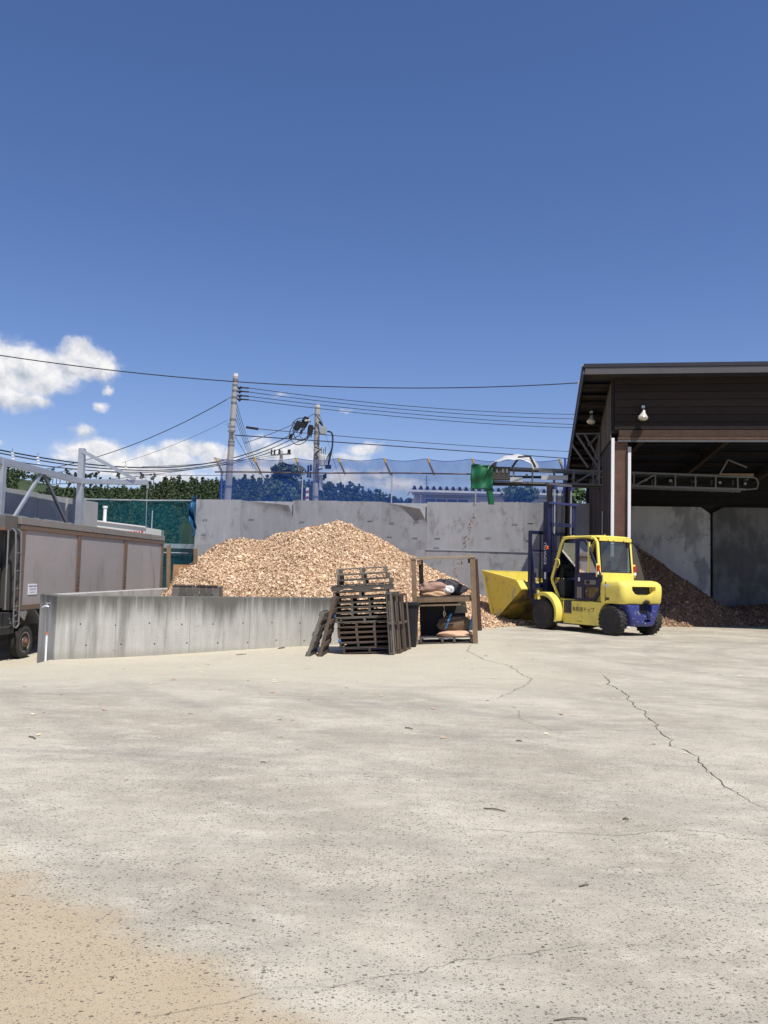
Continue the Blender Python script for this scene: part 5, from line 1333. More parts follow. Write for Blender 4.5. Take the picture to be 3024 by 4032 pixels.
# folded sacks and sheets: lumpy cushions with creases
def lump(name, label, cat, pos, dims, mt_, seed, nu=44, nv=22, amp=.16, sq=2.6, rz=0.0, group=None, fold=7.0, top=None):
    r = random.Random(seed); ph = [r.uniform(0, 6.3) for _ in range(10)]
    vs, fs = [], []
    for j in range(nv + 1):
        th = math.pi * j / nv - math.pi / 2
        for i in range(nu):
            p_ = 2 * math.pi * i / nu
            c = lambda a: math.copysign(abs(math.cos(a)) ** (2 / sq), math.cos(a)); s_ = lambda a: math.copysign(abs(math.sin(a)) ** (2 / sq), math.sin(a))
            x, y, z = c(th) * c(p_), c(th) * s_(p_), s_(th)
            k = 1 + amp * (.5 * math.sin(3 * x + 4 * y + ph[0]) * math.cos(4 * z + ph[1]) + .35 * math.sin(fold * x + 5 * z + ph[2]) * math.sin(6 * y + ph[3]) + .3 * abs(math.sin(fold * 1.7 * z + 4 * x + ph[4])) - .12 + .16 * math.sin(13 * x + 9 * z + ph[5]) * math.sin(11 * y + ph[6]))
            zz = z * dims[2] * k
            if z < -.55: zz = -.62 * dims[2] - (abs(z) - .55) * .05
            vs.append((x * dims[0] * k, y * dims[1] * k, zz + .64 * dims[2]))
    for j in range(nv):
        for i in range(nu):
            i2 = (i + 1) % nu; fs.append((j * nu + i, j * nu + i2, (j + 1) * nu + i2, (j + 1) * nu + i))
    m = MB(); m.add(vs, fs)
    o = m.build(name, mt_, None, 60); o.location = pos; o.rotation_euler = (0, SH_T, rz - math.radians(5))
    return tag(o, label, cat, group)
PINK = mat('dusty_pink_cloth', (.40, .25, .19), .85, 0, ((5, .25, (1, 1, 1)),), (9, 1.0, (1, 1, 2.5)))
TANC = mat('tan_paper', (.58, .37, .22), .85, 0, ((5, .15, (1, 1, 1)),), (10, 1.0, (1, 1, 2.5)))
KHAKI = mat('khaki_cloth', (.155, .105, .062), .85, 0, ((5, .25, (1, 1, 1)),), (9, 1.0))
DKC = mat('charcoal_sheet', (.028, .027, .032), .6, 0, ((5, .3, (1, 1, 1)),), (10, .6))
lump('folded_sack', 'charcoal plastic sheet heaped at the back of the shelf', 'sheet', on_shelf((.02, .55, 1.035)), (.44, .22, .22), DKC, 3, amp=.26, fold=9, sq=1.8)
lump('folded_sack', 'dusty pink folded cloth bundle on the upper shelf', 'cloth', on_shelf((-.24, .22, 1.15)), (.31, .20, .125), PINK, 5, amp=.22, fold=9)
lump('folded_sack', 'tan folded paper bundle beneath the pink cloth on the upper shelf', 'bundle', on_shelf((-.20, .20, 1.034)), (.32, .19, .075), TANC, 8, amp=.18, fold=8)
lump('folded_sack', 'white paper corner beside the pink cloth on the upper shelf', 'paper', on_shelf((.10, .12, 1.12)), (.11, .09, .085), mat('white_paper', (.75, .74, .72), .8), 12, amp=.25, fold=6)
lump('rolled_sack', 'khaki rolled sack with blue tape ends on the lower shelf', 'sack', on_shelf((.23, .34, .255)), (.40, .22, .20), KHAKI, 15, amp=.14, fold=6, sq=2.3)
lump('folded_sack', 'peach coloured folded sack in the sun on the lower shelf', 'sack', on_shelf((.20, .20, .145)), (.38, .24, .075), mat('peach_cloth', (.62, .40, .27), .85, 0, ((4, .12, (1, 1, 1)),), (12, .45)), 18, amp=.16, fold=6)
TAPE = mat('blue_tape', (.07, .30, .60), .5)
for (x0, x1, lb, ph) in ((-.06, .12, 'blue strap tied diagonally round the khaki sack', 0), (.50, .60, 'blue strap round the right end of the khaki sack', 1)):
    m = MB()
    m.sheet(lambda u, v: (x0 + (x1 - x0) * u + .045 * v, .34 - .245 * math.sin(u * math.pi * .62 + .62), .25 + .02 + .225 * (1 + math.sin((u - .5) * math.pi * .8)) * .86), 14, 1)
    o = m.build('blue_strap', TAPE, None, 60, solid=.006); o.matrix_world = M_sh; tag(o, lb, 'strap')
m = MB(); m.tube([(-.02, -.03, .82), (-.015, -.05, .74), (-.035, -.05, .66), (-.02, -.05, .58)], .008, 6); m.tube([(-.015, -.05, .74), (.01, -.05, .62)], .006, 6)
o = m.build('hanging_cord', mat('cord', (.3, .26, .18), .8), None); o.matrix_world = M_sh; tag(o, 'pale cord hanging from the shelf rail', 'cord')
# dark barrel-like board between the leaning pallets and the shelf
bd = thing('black_bin', 'black plastic bin between the leaning pallets and the shelf', 'bin', (.50, 18.2, float(gz(.5, 18.2))))
MB().loft([[(x, y, 0) for x, y in rrect(.26, .24, .06)], [(x, y, .90) for x, y in rrect(.30, .28, .07)]]).build('body', BLK, bd, 40)
MB().loft([[(x, y, .90) for x, y in rrect(.33, .31, .07)], [(x, y, .95) for x, y in rrect(.33, .31, .07)]]).build('rim', BLK, bd, 40)

# ------------------------------------------------------------------ utility poles and wires
POLE = mat('pole_concrete', (.40, .385, .36), .85, 0, ((2, .15, (1, 1, .3)),), (30, .2), mixes=(((.24, .22, .19), 2.5, .5, .7, (1, 1, .25), .6),))
INS = mat('insulator_black', (.012, .012, .014), .5)
PORC = mat('porcelain', (.75, .75, .74), .25)
WIRE = mat('wire_black', (.02, .022, .026), .6)
def pole(label, top, base, r0, r1, bands):
    t = thing('utility_pole', label, 'utility pole', (base[0], base[1], 0), group='utility poles')
    o = np.array([base[0], base[1], 0])
    m = MB(); m.tube([np.array((base[0], base[1], -.3)) - o, np.array(top) - o], [r1, r0], 18); sh_ = m.build('shaft', POLE, t, 50)
    m = MB(); m.tube([np.array(top) - o, np.array(top) - o + np.array((0, 0, .14))], [r0 * 1.02, r0 * .9], 18); m.build('pole_cap', mat('cap_white', (.62, .62, .6), .7), sh_, 50)
    for f in bands:
        p = np.array(base) * (1 - f) + np.array(top) * f - o; r = r1 + (r0 - r1) * f
        MB().tube([p, p + (0, 0, .10)], r * 1.07, 16).build('band', STEEL, t, 50)
    return t
b1 = at(896, 1963, 38); t1 = at(928, 1483, 38); d1 = (t1 - b1) / (t1[2] - b1[2]); base1 = b1 - d1 * b1[2]
p1 = pole('leftmost tall concrete utility pole with four bracketed wires', t1, base1, .115, .20, (.98, .955, .93, .90, .875, .80, .70, .685, .60, .50))
b2 = at(1242, 1963, 45); t2 = at(1250, 1602, 45); d2 = (t2 - b2) / (t2[2] - b2[2]); base2 = b2 - d2 * b2[2]
p2 = pole('concrete utility pole hung with switch boxes and a grey transformer', t2, base2, .14, .20, (.95, .86, .80, .72, .60, .52))
def loc2(px, py, Y, t): return Vector(at(px, py, Y)) - t.location
# pole 1 fittings
for i, y_ in enumerate((1525, 1540, 1557, 1571)):
    m = MB(); m.tube([loc2(930, y_, 38, p1), loc2(980, y_ + 3, 38, p1)], .035, 8); m.build('dead_end_clamp', INS, p1, True)
    m = MB(); m.tube([loc2(940, y_ + 8, 38, p1), loc2(952, y_ - 2, 38, p1)], .05, 8); m.build('insulator', INS, p1, True)
m = MB(); m.box(loc2(993, 1686, 37.9, p1), (.56, .10, .10), (0, math.radians(7), 0)); m.build('cable_closure', INS, p1)
for y_ in (1560, 1660): MB().bar(loc2(918, y_, 37.9, p1), loc2(893, y_ + 12, 37.9, p1), .03, .03).build('bracket_arm', STEEL, p1)
for y_ in (1698, 1680): MB().box(loc2(912, y_, 37.75, p1), (.34, .06, .09)).build('clamp_plate', STEEL, p1)
# pole 2 fittings: cut-out switches, cable loops, junction box, transformer
for (px, py, w, h, a) in ((1172, 1677, .34, .52, 25), (1200, 1664, .36, .62, 22), (1222, 1694, .30, .55, 8)):
    q = bpy.data.objects.new('cutout_switch', None); col.objects.link(q); q.parent = p2; q.location = loc2(px, py, 44.6, p2); q.rotation_euler = (0, math.radians(a), 0)
    m = MB(); m.loft([[(x, y, z_) for x, y in rrect(hx, .13, .05)] for z_, hx in ((-h / 2, w * .33), (-h * .3, w * .46), (h * .3, w * .5), (h / 2, w * .36))]); m.build('housing', INS, q, 50)
    for s in (-1, 0, 1): MB().tube([(s * w * .3, 0, -h / 2), (s * w * .34, 0, -h / 2 - .10)], .03, 6).build('stub', INS, q)
    MB().tube([(w * .45, 0, h * .2), (w * .75, 0, h * .3)], .04, 6).build('arm', INS, q)
for (px, py, s) in ((1186, 1702, .12), (1145, 1719, .16)):
    m = MB(); m.box(loc2(px, py, 44.5, p2), (s, .1, s * 1.8), (0, .3, 0)); m.box(loc2(px + 3, py - 8, 44.5, p2), (s * 1.5, .08, s * .5), (0, -.3, 0)); m.build('wire_clamp', INS, p2)
def ploop(name, pix, Y, r, par, mt_=WIRE):
    P = [np.array(loc2(px, py, Y, par)) for px, py in pix]; pts = []
    for i in range(len(P) - 1):          # Catmull-Rom
        a, b, c, d = P[max(i - 1, 0)], P[i], P[i + 1], P[min(i + 2, len(P) - 1)]
        for s in np.linspace(0, 1, 7, endpoint=False):
            pts.append(.5 * ((2 * b) + (c - a) * s + (2 * a - 5 * b + 4 * c - d) * s ** 2 + (3 * b - a - 3 * c + d) * s ** 3))
    pts.append(P[-1]); MB().tube(pts, r, 6).build(name, mt_, par, True)
ploop('cable_loop', [(1160, 1662), (1141, 1700), (1142, 1722), (1158, 1746), (1180, 1750), (1205, 1735), (1228, 1700)], 44.4, .022, p2)
ploop('cable_loop', [(1155, 1680), (1158, 1715), (1175, 1734), (1198, 1732), (1215, 1712)], 44.4, .022, p2)
ploop('cable_loop', [(1178, 1708), (1184, 1722), (1200, 1730), (1222, 1712)], 44.4, .018, p2)
ploop('cable_loop', [(1150, 1668), (1170, 1650), (1190, 1646), (1205, 1652)], 44.4, .022, p2)
ploop('drop_cable', [(1288, 1699), (1303, 1702), (1310, 1720), (1308, 1760), (1300, 1800), (1294, 1830)], 44.5, .045, p2)
for k in range(4): ploop('drop_cable', [(1306, 1770), (1300 - k * 4, 1800), (1296 - k * 6, 1826)], 44.4, .018, p2)
MB().box(loc2(1273, 1695, 44.7, p2), (.28, .28, .42), (0, .05, 0)).build('junction_box', mat('box_grey', (.33, .33, .32), .6), p2, bevel=.02)
MB().bar(loc2(1255, 1660, 44.8, p2), loc2(1282, 1690, 44.8, p2), .05, .08).build('box_arm', INS, p2)
MB().bar(loc2(1256, 1705, 44.8, p2), loc2(1282, 1712, 44.8, p2), .05, .06).build('box_arm', INS, p2)
m = MB(); c_ = loc2(1267, 1813, 44.6, p2); m.lathe([(-.30, .14), (-.28, .17), (.24, .18), (.30, .15), (.34, .06)], 'z', c_, 18); m.build('transformer', mat('transformer_grey', (.40, .41, .42), .5), p2, 40)
for k, dx in enumerate((-10, -2, 6, 14)):
    MB().tube([loc2(1266 + dx, 1790, 44.6, p2), loc2(1268 + dx, 1768 - (k % 2) * 8, 44.6, p2)], .03, 6).build('bushing', STEEL, p2)
MB().box(loc2(1292, 1838, 44.5, p2), (.32, .16, .22)).build('fuse_box', INS, p2, bevel=.02)
for (a, b) in (((1240, 1760), (1266, 1772)), ((1243, 1785), (1262, 1770)), ((1250, 1850), (1270, 1845)), ((1236, 1800), (1258, 1770)), ((1250, 1640), (1268, 1668))):
    MB().bar(loc2(*a, 44.7, p2), loc2(*b, 44.7, p2), .05, .06).build('steel_arm', DSTEEL, p2)
for (px, py) in ((1214, 1845), (1224, 1842), (1212, 1868), (1222, 1870), (1275, 1880), (1282, 1872)):
    MB().tube([loc2(px, py - 12, 44.7, p2), loc2(px, py + 12, 44.7, p2)], .055, 7).build('line_fuse', INS, p2)
MB().tube([loc2(1262, 1930, 44.9, p2), loc2(1264, 1870, 44.9, p2)], .10, 10).build('cabinet', mat('cabinet_grey', (.5, .5, .5), .6), p2, 40)
m = MB(); m.tube([loc2(1200, 1657, 44.5, p2), loc2(1210, 1656, 44.5, p2)], .06, 8); m.tube([loc2(1212, 1656, 44.5, p2), loc2(1219, 1655, 44.5, p2)], .075, 8); m.build('porcelain_insulator', PORC, p2, True)
# far pole with a crossarm
p3 = pole('distant utility pole with a crossarm above the leafy tree', at(1108, 1776, 70), np.array([*at(1108, 1776, 70)[:2], 0]), .13, .2, (.9,))
MB().bar(loc2(1066, 1792, 69.8, p3), loc2(1147, 1787, 69.8, p3), .10, .12).build('crossarm', STEEL, p3)
for px in (1068, 1080, 1098, 1134, 1140):
    MB().tube([loc2(px, 1790, 69.8, p3), loc2(px + 2, 1770, 69.8, p3)], .07, 7).build('insulator', INS, p3, True)
for (a, b) in (((1110, 1820), (1150, 1838)), ((1112, 1830), (1160, 1832))): MB().bar(loc2(*a, 69.8, p3), loc2(*b, 69.8, p3), .14, .12).build('lower_arm', INS, p3)
# wires: each hung between two ends with its own sag
def wire(label, ends, r=.018, cat='wire', name='overhead_wire', group='overhead wires'):
    A, M_, B = [at(*e) for e in ends]
    s = np.linspace(-.3 if ends[0][0] < 0 else 0, 1, 46)[:, None]; tm = np.clip((M_[0] - A[0]) / (B[0] - A[0]), .2, .8)
    P = A * (s - tm) * (s - 1) / (tm) + M_ * s * (s - 1) / (tm * (tm - 1)) + B * s * (s - tm) / (1 - tm)
    o = MB().tube(P, r, 5).build(name, WIRE, None, True)
    return tag(o, label, cat, group)
wire('long twisted cable crossing the whole sky from the left edge to the shed roof', [(-40, 1393, 26), (928, 1503, 27), (2286, 1507, 27.5)], .017)
for i, (y0, y1, y2, nm) in enumerate(((1527, 1610, 1632, 'highest'), (1543, 1625, 1650, 'second'), (1560, 1641, 1673, 'third'), (1574, 1656, 1686, 'lowest'))):
    wire(nm + ' of the four parallel wires running right from the leftmost pole', [(975, y0, 38), (1750, y1, 42), (2300, y2, 45)], .016)
wire('wire running right from the black closure on the leftmost pole', [(1010, 1688, 38), (1600, 1738, 43), (2330, 1782, 48)], .016)
wire('lower thick cable running right past the second pole', [(905, 1712, 38), (1240, 1735, 41), (2330, 1812, 50)], .026)
wire('wire sloping down left from the top brackets of the leftmost pole', [(893, 1573, 38), (520, 1752, 42), (150, 1852, 46)], .020)
wire('fainter wire sloping down left from the middle of the leftmost pole', [(895, 1655, 38), (700, 1745, 44), (480, 1822, 50)], .010)
wire('upper cable sweeping from the left edge up to the switch boxes', [(-40, 1764, 30), (530, 1841, 37), (1160, 1704, 44.5)], .028)
wire('second cable sweeping from the left edge up to the switch boxes', [(-40, 1776, 30), (560, 1852, 37), (1175, 1716, 44.5)], .024)
wire('lower cable sweeping from the left edge past the leftmost pole', [(-40, 1800, 30), (620, 1858, 37), (1215, 1720, 44.5)], .020)
wire('thin wire low over the hill from the left edge', [(-40, 1806, 32), (330, 1850, 36), (900, 1870, 44)], .014)
wire('thin wire level with the net rail behind the leftmost pole', [(300, 1845, 40), (760, 1848, 46), (1080, 1800, 69)], .014)
wire('upper wire reaching the distant crossarm', [(560, 1838, 46), (850, 1822, 56), (1085, 1792, 69)], .018)
wire('short wire from the top of the second pole down left', [(1240, 1628, 45), (1160, 1668, 43), (960, 1745, 40)], .016)
for k, (x1_, y1_) in enumerate(((1036, 1880), (1022, 1870), (1010, 1860), (998, 1850), (1050, 1885))):
    wire(('first', 'second', 'third', 'fourth', 'fifth')[k] + ' in the fan of thin wires falling right from the leftmost pole', [(930 - k, 1582 + k * 22 if k < 4 else 1720, 38), ((930 + x1_) / 2 - 8, 1730 + (k == 4) * 80, 45), (x1_, y1_, 60)], .013)
wire('stay wire falling right beyond the second pole', [(1262, 1640, 45), (1310, 1800, 46), (1364, 1960, 47)], .008)
for (px, py, Y, lb) in ((48, 1797, 30.5, 'leftmost white insulator string on the cables'), (148, 1815, 31.5, 'white insulator string hanging near the gantry post'), (494, 1843, 36.5, 'white insulator string on the cables above the gantry arm'), (886, 1790, 41, 'white insulator string on the cables by the leftmost pole')):
    P = at(px, py, Y); io = thing('insulator_string', lb, 'insulator', tuple(P), group='white cable insulators')
    for k in range(3): MB().lathe([(-.03, .02), (-.01, .06), (.02, .05), (.03, .02)], 'z', (.02 * k, 0, .12 - k * .11), 10).build('disc', PORC, io, True)
    MB().tube([(0, 0, .14), (.0, 0, .3)], .012, 6).build('pin', STEEL, io)
rp_ = at(2288, 1506, 27.5); io = thing('insulator_string', 'white insulator at the shed roof where the long cable ends', 'insulator', tuple(rp_), group='white cable insulators')
for k in range(3): MB().lathe([(-.03, .02), (0, .07), (.03, .02)], 'x', (-.10 + .10 * k, 0, 0), 10).build('disc', PORC, io, True)
MB().tube([(.15, 0, 0), (.55, 0, -.25)], .012, 6).build('pin', STEEL, io)

# ------------------------------------------------------------------ foliage
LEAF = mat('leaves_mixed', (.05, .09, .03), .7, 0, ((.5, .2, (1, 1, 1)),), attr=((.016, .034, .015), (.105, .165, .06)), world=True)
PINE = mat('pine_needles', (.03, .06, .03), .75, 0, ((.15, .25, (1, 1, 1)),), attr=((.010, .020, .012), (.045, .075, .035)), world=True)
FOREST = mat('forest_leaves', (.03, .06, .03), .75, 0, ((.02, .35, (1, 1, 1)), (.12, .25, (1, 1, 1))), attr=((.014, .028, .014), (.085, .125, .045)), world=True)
BARK = mat('bark', (.075, .06, .05), .9, 0, ((6, .3, (1, 1, 1)),))
def leaf_quads(r, centres, radii, n, size):
    """n leaf clumps scattered mostly near the skins of the given blobs"""
    k = r.integers(0, len(centres), n)
    d = r.normal(0, 1, (n, 3)); d /= np.linalg.norm(d, axis=1)[:, None]
    rad = r.random((n, 1)) ** .38
    c = centres[k] + d * rad * radii[k]
    nrm = d + r.normal(0, .7, (n, 3)); nrm /= np.linalg.norm(nrm, axis=1)[:, None]
    a = r.normal(0, 1, (n, 3)); u = np.cross(nrm, a); u /= np.linalg.norm(u, axis=1)[:, None]; w = np.cross(nrm, u)
    L = size * r.uniform(.6, 1.4, (n, 1))
    V = np.stack([c - u * L, c - w * L * .55, c + u * L, c + w * L * .55], 1).reshape(-1, 3)
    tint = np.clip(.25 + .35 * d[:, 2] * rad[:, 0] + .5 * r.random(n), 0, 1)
    return V, tint
def crown_mesh(name, seed, centres, radii, n, size):
    r = np.random.default_rng(seed)
    V, t = leaf_quads(r, np.array(centres, float), np.array(radii, float), n, size)
    return numpy_mesh(name, V, np.arange(len(V)).reshape(-1, 4), t)
def tree(name, label, pos, height, width, seed, mt_, n=2600, leaf=.16, trunk=.12, cat='tree', group=None, lift=.3, nblob=16):
    r = np.random.default_rng(seed)
    t = thing(name, label, cat, tuple(pos), group=group)
    C, R_ = [], []
    for _ in range(nblob):
        a, h = r.uniform(0, 2 * math.pi), r.uniform(lift, .92); rr = width / 2 * (1 - ((h - .55) / .6) ** 2) * r.uniform(.25, .85)
        C.append((rr * math.cos(a), rr * math.sin(a), h * height)); s = width * r.uniform(.13, .24); R_.append((s, s, s * .8))
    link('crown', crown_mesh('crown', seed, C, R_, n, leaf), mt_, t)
    m = MB(); m.tube([(0, 0, -.3), (.1 * trunk, 0, height * .4), (0, .1, height * .8)], [trunk, trunk * .7, trunk * .2], 8); tr = m.build('trunk', BARK, t, True)
    for c in C[:8]:
        MB().tube([(0, 0, c[2] * .55), (c[0] * .5, c[1] * .5, c[2] * .8), c], [trunk * .4, trunk * .25, trunk * .08], 5).build('branch', BARK, tr)
    return t
tree('leafy_tree', 'big leafy tree standing between the two utility poles behind the wall', (*at(1130, 1900, 62)[:2], 0), 9.7, 4.6, 21, LEAF, 9000, .15, .16, lift=.42, nblob=38)
tree('leafy_tree', 'bushy shrub behind the blue net below the conveyor', (*at(2080, 1940, 44)[:2], 0), 6.3, 3.2, 22, LEAF, 2600, .15, .1)
tree('leafy_tree', 'green tree showing beside the shed wall behind the mast', (*at(2290, 1930, 42)[:2], 0), 6.8, 2.6, 23, LEAF, 2400, .13, .1)
# wooded hill, its ridge 650 m off
RY = 650.0
hx = np.array([-400, 0, 150, 260, 640, 700, 800, 1000, 1300, 1400, 1500, 1600, 1750, 1900, 2300, 3300])
hy = np.array([1800, 1826, 1858, 1884, 1893, 1880, 1888, 1878, 1898, 1914, 1942, 1966, 1995, 2012, 2030, 2060])
rX = np.array([at(a, b, RY)[0] for a, b in zip(hx, hy)]); rZ = np.array([at(a, b, RY)[2] for a, b in zip(hx, hy)]) - 6.5
def hill(x, y):
    ridge = np.interp(x * RY / np.maximum(y, 300) * .6 + x * .4, rX, rZ)
    t = np.clip((y - 290) / 360, 0, 1.25)
    return np.where(t <= 1, ridge * t ** 1.1, ridge * (1 - (t - 1) * 1.2)) + (vnoise(x, y, .012, 31) - .5) * 7 * np.clip(t, 0, 1) * np.clip((1.05 - t) * 6, 0, 1)
hxs, hys = np.arange(-560, 460, 12.0), np.arange(270, 800, 12.0)
X, Y = np.meshgrid(hxs, hys); Zh = hill(X, Y); id_ = np.arange(X.size).reshape(X.shape)
me = numpy_mesh('hill', np.stack([X, Y, Zh - .4], -1).reshape(-1, 3), np.stack([id_[:-1, :-1], id_[:-1, 1:], id_[1:, 1:], id_[1:, :-1]], -1).reshape(-1, 4)); shade(me, 80)
tag(link('hill', me, mat('hill_scrub', (.035, .055, .020), .95, 0, ((.03, .3, (1, 1, 1)), (.3, .25, (1, 1, 1))), world=True, mixes=(((.055, .08, .026), .02, .45, .6, (1, 1, 1), .8),))), 'green wooded hill on the horizon', None, None, 'structure')
r = np.random.default_rng(77); VV, TT = [], []
proto = []
for k in range(7):
    C, R_ = [], []; tall = k % 2
    for _ in range(9):
        a, h = r.uniform(0, 6.28), r.uniform(.25, .95); rr = (1.7 if tall else 2.6) * (1 - max(0, (h - .35)) / .8) * r.uniform(.2, .95)
        C.append((rr * math.cos(a), rr * math.sin(a), h * (9.5 if tall else 7.0))); s_ = r.uniform(.7, 1.35); R_.append((s_, s_, s_ * .8))
    proto.append(leaf_quads(r, np.array(C), np.array(R_), 130, .62))
ntree = 0
for gy in np.arange(300, 668, 5.4):
    for gx in np.arange(-400, 330, 5.2):
        x, y = gx + r.uniform(-2.2, 2.2), gy + r.uniform(-2.2, 2.2)
        pxs = 1512 + 3300 * x / y
        if pxs < -160 or pxs > 2450: continue
        z = float(hill(np.array(x), np.array(y)))
        if (z + 10 - 1.5) / y < (.040 if pxs < 700 else .076 if pxs < 1800 else .1): continue
        open_ = vnoise(np.array([x]), np.array([y]), .016, 55)[0]
        if 60 < pxs < 560 and y > 520 and open_ > .72: continue             # clearing high on the left
        if 190 < pxs < 640 and y > 646: continue                             # left for the single pines
        V, t = proto[r.integers(0, 7)]; s_ = r.uniform(.6, 1.1); a = r.uniform(0, 6.28)
        Rm = np.array([[math.cos(a), -math.sin(a), 0], [math.sin(a), math.cos(a), 0], [0, 0, 1]]) * s_
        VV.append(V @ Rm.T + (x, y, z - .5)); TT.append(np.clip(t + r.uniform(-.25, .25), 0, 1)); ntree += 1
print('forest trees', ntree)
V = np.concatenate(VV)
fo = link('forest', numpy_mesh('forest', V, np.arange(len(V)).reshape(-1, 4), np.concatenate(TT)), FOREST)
tag(fo, 'dense mixed wood covering the hill behind the yard', 'forest', None, 'stuff')
# single pines along the left ridge
pine_lb = ['first', 'second', 'third', 'fourth', 'fifth', 'sixth', 'seventh', 'eighth', 'ninth', 'tenth', 'eleventh', 'twelfth']
for i, (px, py, hgt) in enumerate(((210, 1846, 8.5), (224, 1862, 5.5), (238, 1860, 6), (265, 1845, 9.0), (280, 1864, 5.5), (294, 1860, 6.4), (336, 1864, 6), (356, 1862, 7.0), (380, 1858, 7.6), (470, 1858, 8), (560, 1862, 8), (605, 1864, 9))):
    topP = at(px, py, 652); r = np.random.default_rng(200 + i)
    t = thing('pine_tree', pine_lb[i] + ' single pine from the left standing out on the ridge skyline', 'tree', (topP[0], 652, topP[2] - hgt), group='single pines on the ridge')
    C = [(r.normal(0, .9), r.normal(0, .9), hgt * h) for h in (.5, .6, .7, .78, .88, .95)]; R_ = [(w, w, .7) for w in (1.5, 1.9, 1.8, 1.6, 1.2, .8)]
    link('crown', crown_mesh('crown', 300 + i, C, R_, 260, .5), PINE, t)
    MB().tube([(0, 0, -3), (.2, 0, hgt * .5), (0, 0, hgt * .92)], [.34, .26, .08], 6).build('trunk', BARK, t, True)

# ------------------------------------------------------------------ neighbouring building with a folded-plate roof
nbd = thing('neighbour_building', 'pale building with a zigzag folded sheet roof edge behind the blue net', 'building', (1.75, 52, 0))
NW = mat('pale_siding', (.46, .47, .48), .7, 0, ((.6, .08, (1, 1, 1)), (3, .06, (1, 1, .2))))
MB().box((5.0, 3.2, 3.2), (9.7, 6, 6.4)).build('wall', NW, nbd)
m = MB(); n = 26; w = .40; pts = []
for k in range(n): pts += [(-.15 + k * w, 6.62), (-.15 + k * w + .09, 6.62), (-.15 + k * w + .20, 6.86), (-.15 + k * w + .29, 6.86)]
pts.append((-.15 + n * w, 6.62))
m.loft([[(x, -.5, z_) for x, z_ in pts] + [(x, -.5, z_ + .03) for x, z_ in pts[::-1]], [(x, 7, z_ + .3) for x, z_ in pts] + [(x, 7, z_ + .33) for x, z_ in pts[::-1]]])
rf = m.build('roof', mat('roof_plate', (.50, .53, .56), .5, .2), nbd)
MB().box((5.05, -.46, 6.55), (10.5, .10, .13)).build('gutter', mat('gutter', (.58, .60, .62), .5), rf)
for k in range(n):
    MB().prism([(-.15 + k * w + .10, 6.63), (-.15 + k * w + .39, 6.63), (-.15 + k * w + .30, 6.845), (-.15 + k * w + .19, 6.845)], -.40, -.38, 'xz').build('fold_end', mat('fold_dark', (.035, .04, .055), .8), rf)
MB().box((5.0, -.25, 6.40), (9.9, .5, .12)).build('soffit', mat('soffit_dark', (.12, .12, .13), .8), nbd)
wn = MB().box((2.15, .18, 5.85), (2.75, .06, .62)).build('window', mat('window_blue', (.06, .09, .15), .15), nbd)
for k in range(5): MB().box((.80 + k * .675, .14, 5.85), (.06, .05, .62)).build('mullion', NW, wn)
MB().box((2.15, .14, 6.17), (2.85, .08, .06)).build('window_head', GALV, wn)
MB().tube([(.52, -.1, 6.5), (.52, .12, 6.3), (.52, .12, 0)], .05, 8).build('downpipe', mat('pale_pipe', (.6, .6, .62), .5), nbd, True)
an = MB(); an.tube([(.9, 1, 6.8), (.9, 1, 7.7)], .03, 6); an.bar((.7, 1, 7.4), (1.1, 1, 7.4), .03, .03); an.bar((.75, 1, 7.2), (1.05, 1, 7.2), .03, .03); an.build('antenna', STEEL, nbd)
sg = thing('striped_board', 'red and white striped board on a post behind the leafy tree', 'sign', (*at(1210, 1950, 57)[:2], 0))
MB().box((0, 0, 6.35), (.20, .03, 1.5)).build('board', WHITE, sg)
for z_ in (6.02, 6.42, 6.82): MB().box((0, -.022, z_), (.21, .012, .18), (0, math.radians(-35), 0)).build('stripe', mat('faded_red', (.30, .05, .05), .6), sg)
MB().tube([(0, .05, 0), (0, .05, 6.2)], .05, 8).build('post', STEEL, sg)

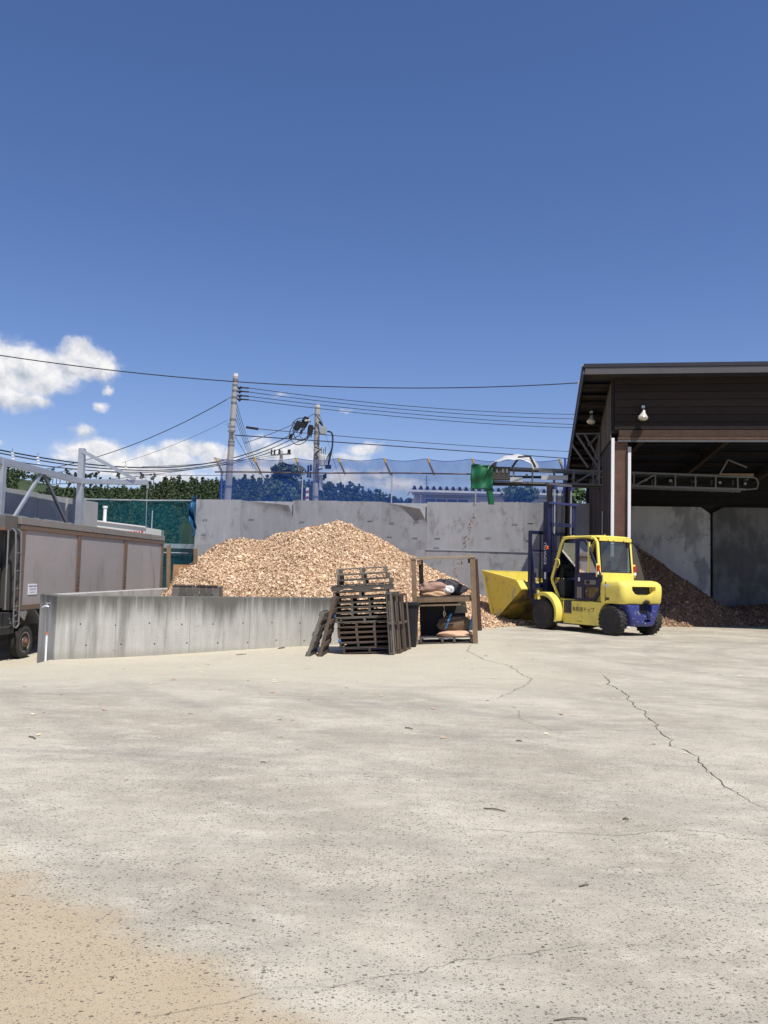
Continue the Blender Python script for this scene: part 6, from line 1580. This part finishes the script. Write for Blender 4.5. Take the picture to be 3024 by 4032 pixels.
# ------------------------------------------------------------------ odds and ends on the ground
STK = mat('stick_bark', (.15, .125, .09), .9, 0, ((30, .3, (1, 1, 1)),))
def stick(label, a, b, rad, name='stick'):
    A, B = ground(*a), ground(*b)
    rad *= .55; A[2] += rad + .002; B[2] += rad + .002; mid = (A + B) / 2 + np.array((.006, .004, .004))
    o = MB().tube([A, mid, B], [rad, rad * 1.1, rad * .8], 6).build(name, STK, None, True)
    tag(o, label, 'stick', 'sticks lying on the concrete')
stick('longest stick lying on the bare concrete', (1905, 3186), (1990, 3198), .008)
stick('small curved twig on the concrete toward the left edge', (114, 2903), (140, 2912), .010)
stick('short dark stick in the middle of the yard', (1595, 2868), (1625, 2874), .010)
stick('short stick right of the yard centre', (2033, 2919), (2055, 2922), .010)
stick('thin splinter on the concrete left of centre', (1025, 3003), (1048, 3005), .006)
stick('dark scrap of wood in front of the pallets', (1120, 2552), (1095, 2556), .022, 'wood_scrap')
stick('flat splinter lying in front of the low wall', (930, 2580), (970, 2577), .012, 'wood_scrap')
stick('pale splinter in the near right of the yard', (2180, 4022), (2310, 4014), .004)
stick('tiny black twig on the tan stain', (434, 3862), (448, 3844), .003)
stick('dark knot of bark on the near right concrete', (2282, 3494), (2318, 3488), .007, 'wood_scrap')
stick('small dark bark flake right of the long stick', (2452, 3228), (2475, 3231), .010, 'wood_scrap')
r = np.random.default_rng(12); n = 520
P = np.column_stack([np.concatenate([r.uniform(-5, 11, n - 220), r.normal(10.2, 1.8, 110), r.normal(3.6, .8, 110)]), np.concatenate([r.uniform(7, 24, n - 220), r.normal(26.6, .5, 110), r.normal(30.3, .6, 110)])])
P = P[(P[:, 1] > 3) & ~((P[:, 0] < -.5) & (P[:, 1] > 15.6))]; n = len(P)
Zc = gz(P[:, 0], P[:, 1]) + .008; a = r.uniform(0, 6.28, n); L = r.uniform(.012, .035, n)
u = np.column_stack([np.cos(a), np.sin(a), r.normal(0, .1, n)]) * L[:, None]; w = np.column_stack([-np.sin(a), np.cos(a), r.normal(0, .15, n)]) * L[:, None] * .5
c = np.column_stack([P, Zc]); V = np.stack([c - u - w, c + u - w, c + u + w, c - u + w], 1).reshape(-1, 3); V[:, 2] = np.maximum(V[:, 2], np.repeat(Zc, 4) - .003)
tag(link('scattered_chips', numpy_mesh('scattered_chips', V, np.arange(4 * n).reshape(-1, 4), r.random(n)), CHIP), 'loose wood chips scattered over the concrete yard', 'wood chips', None, 'stuff')
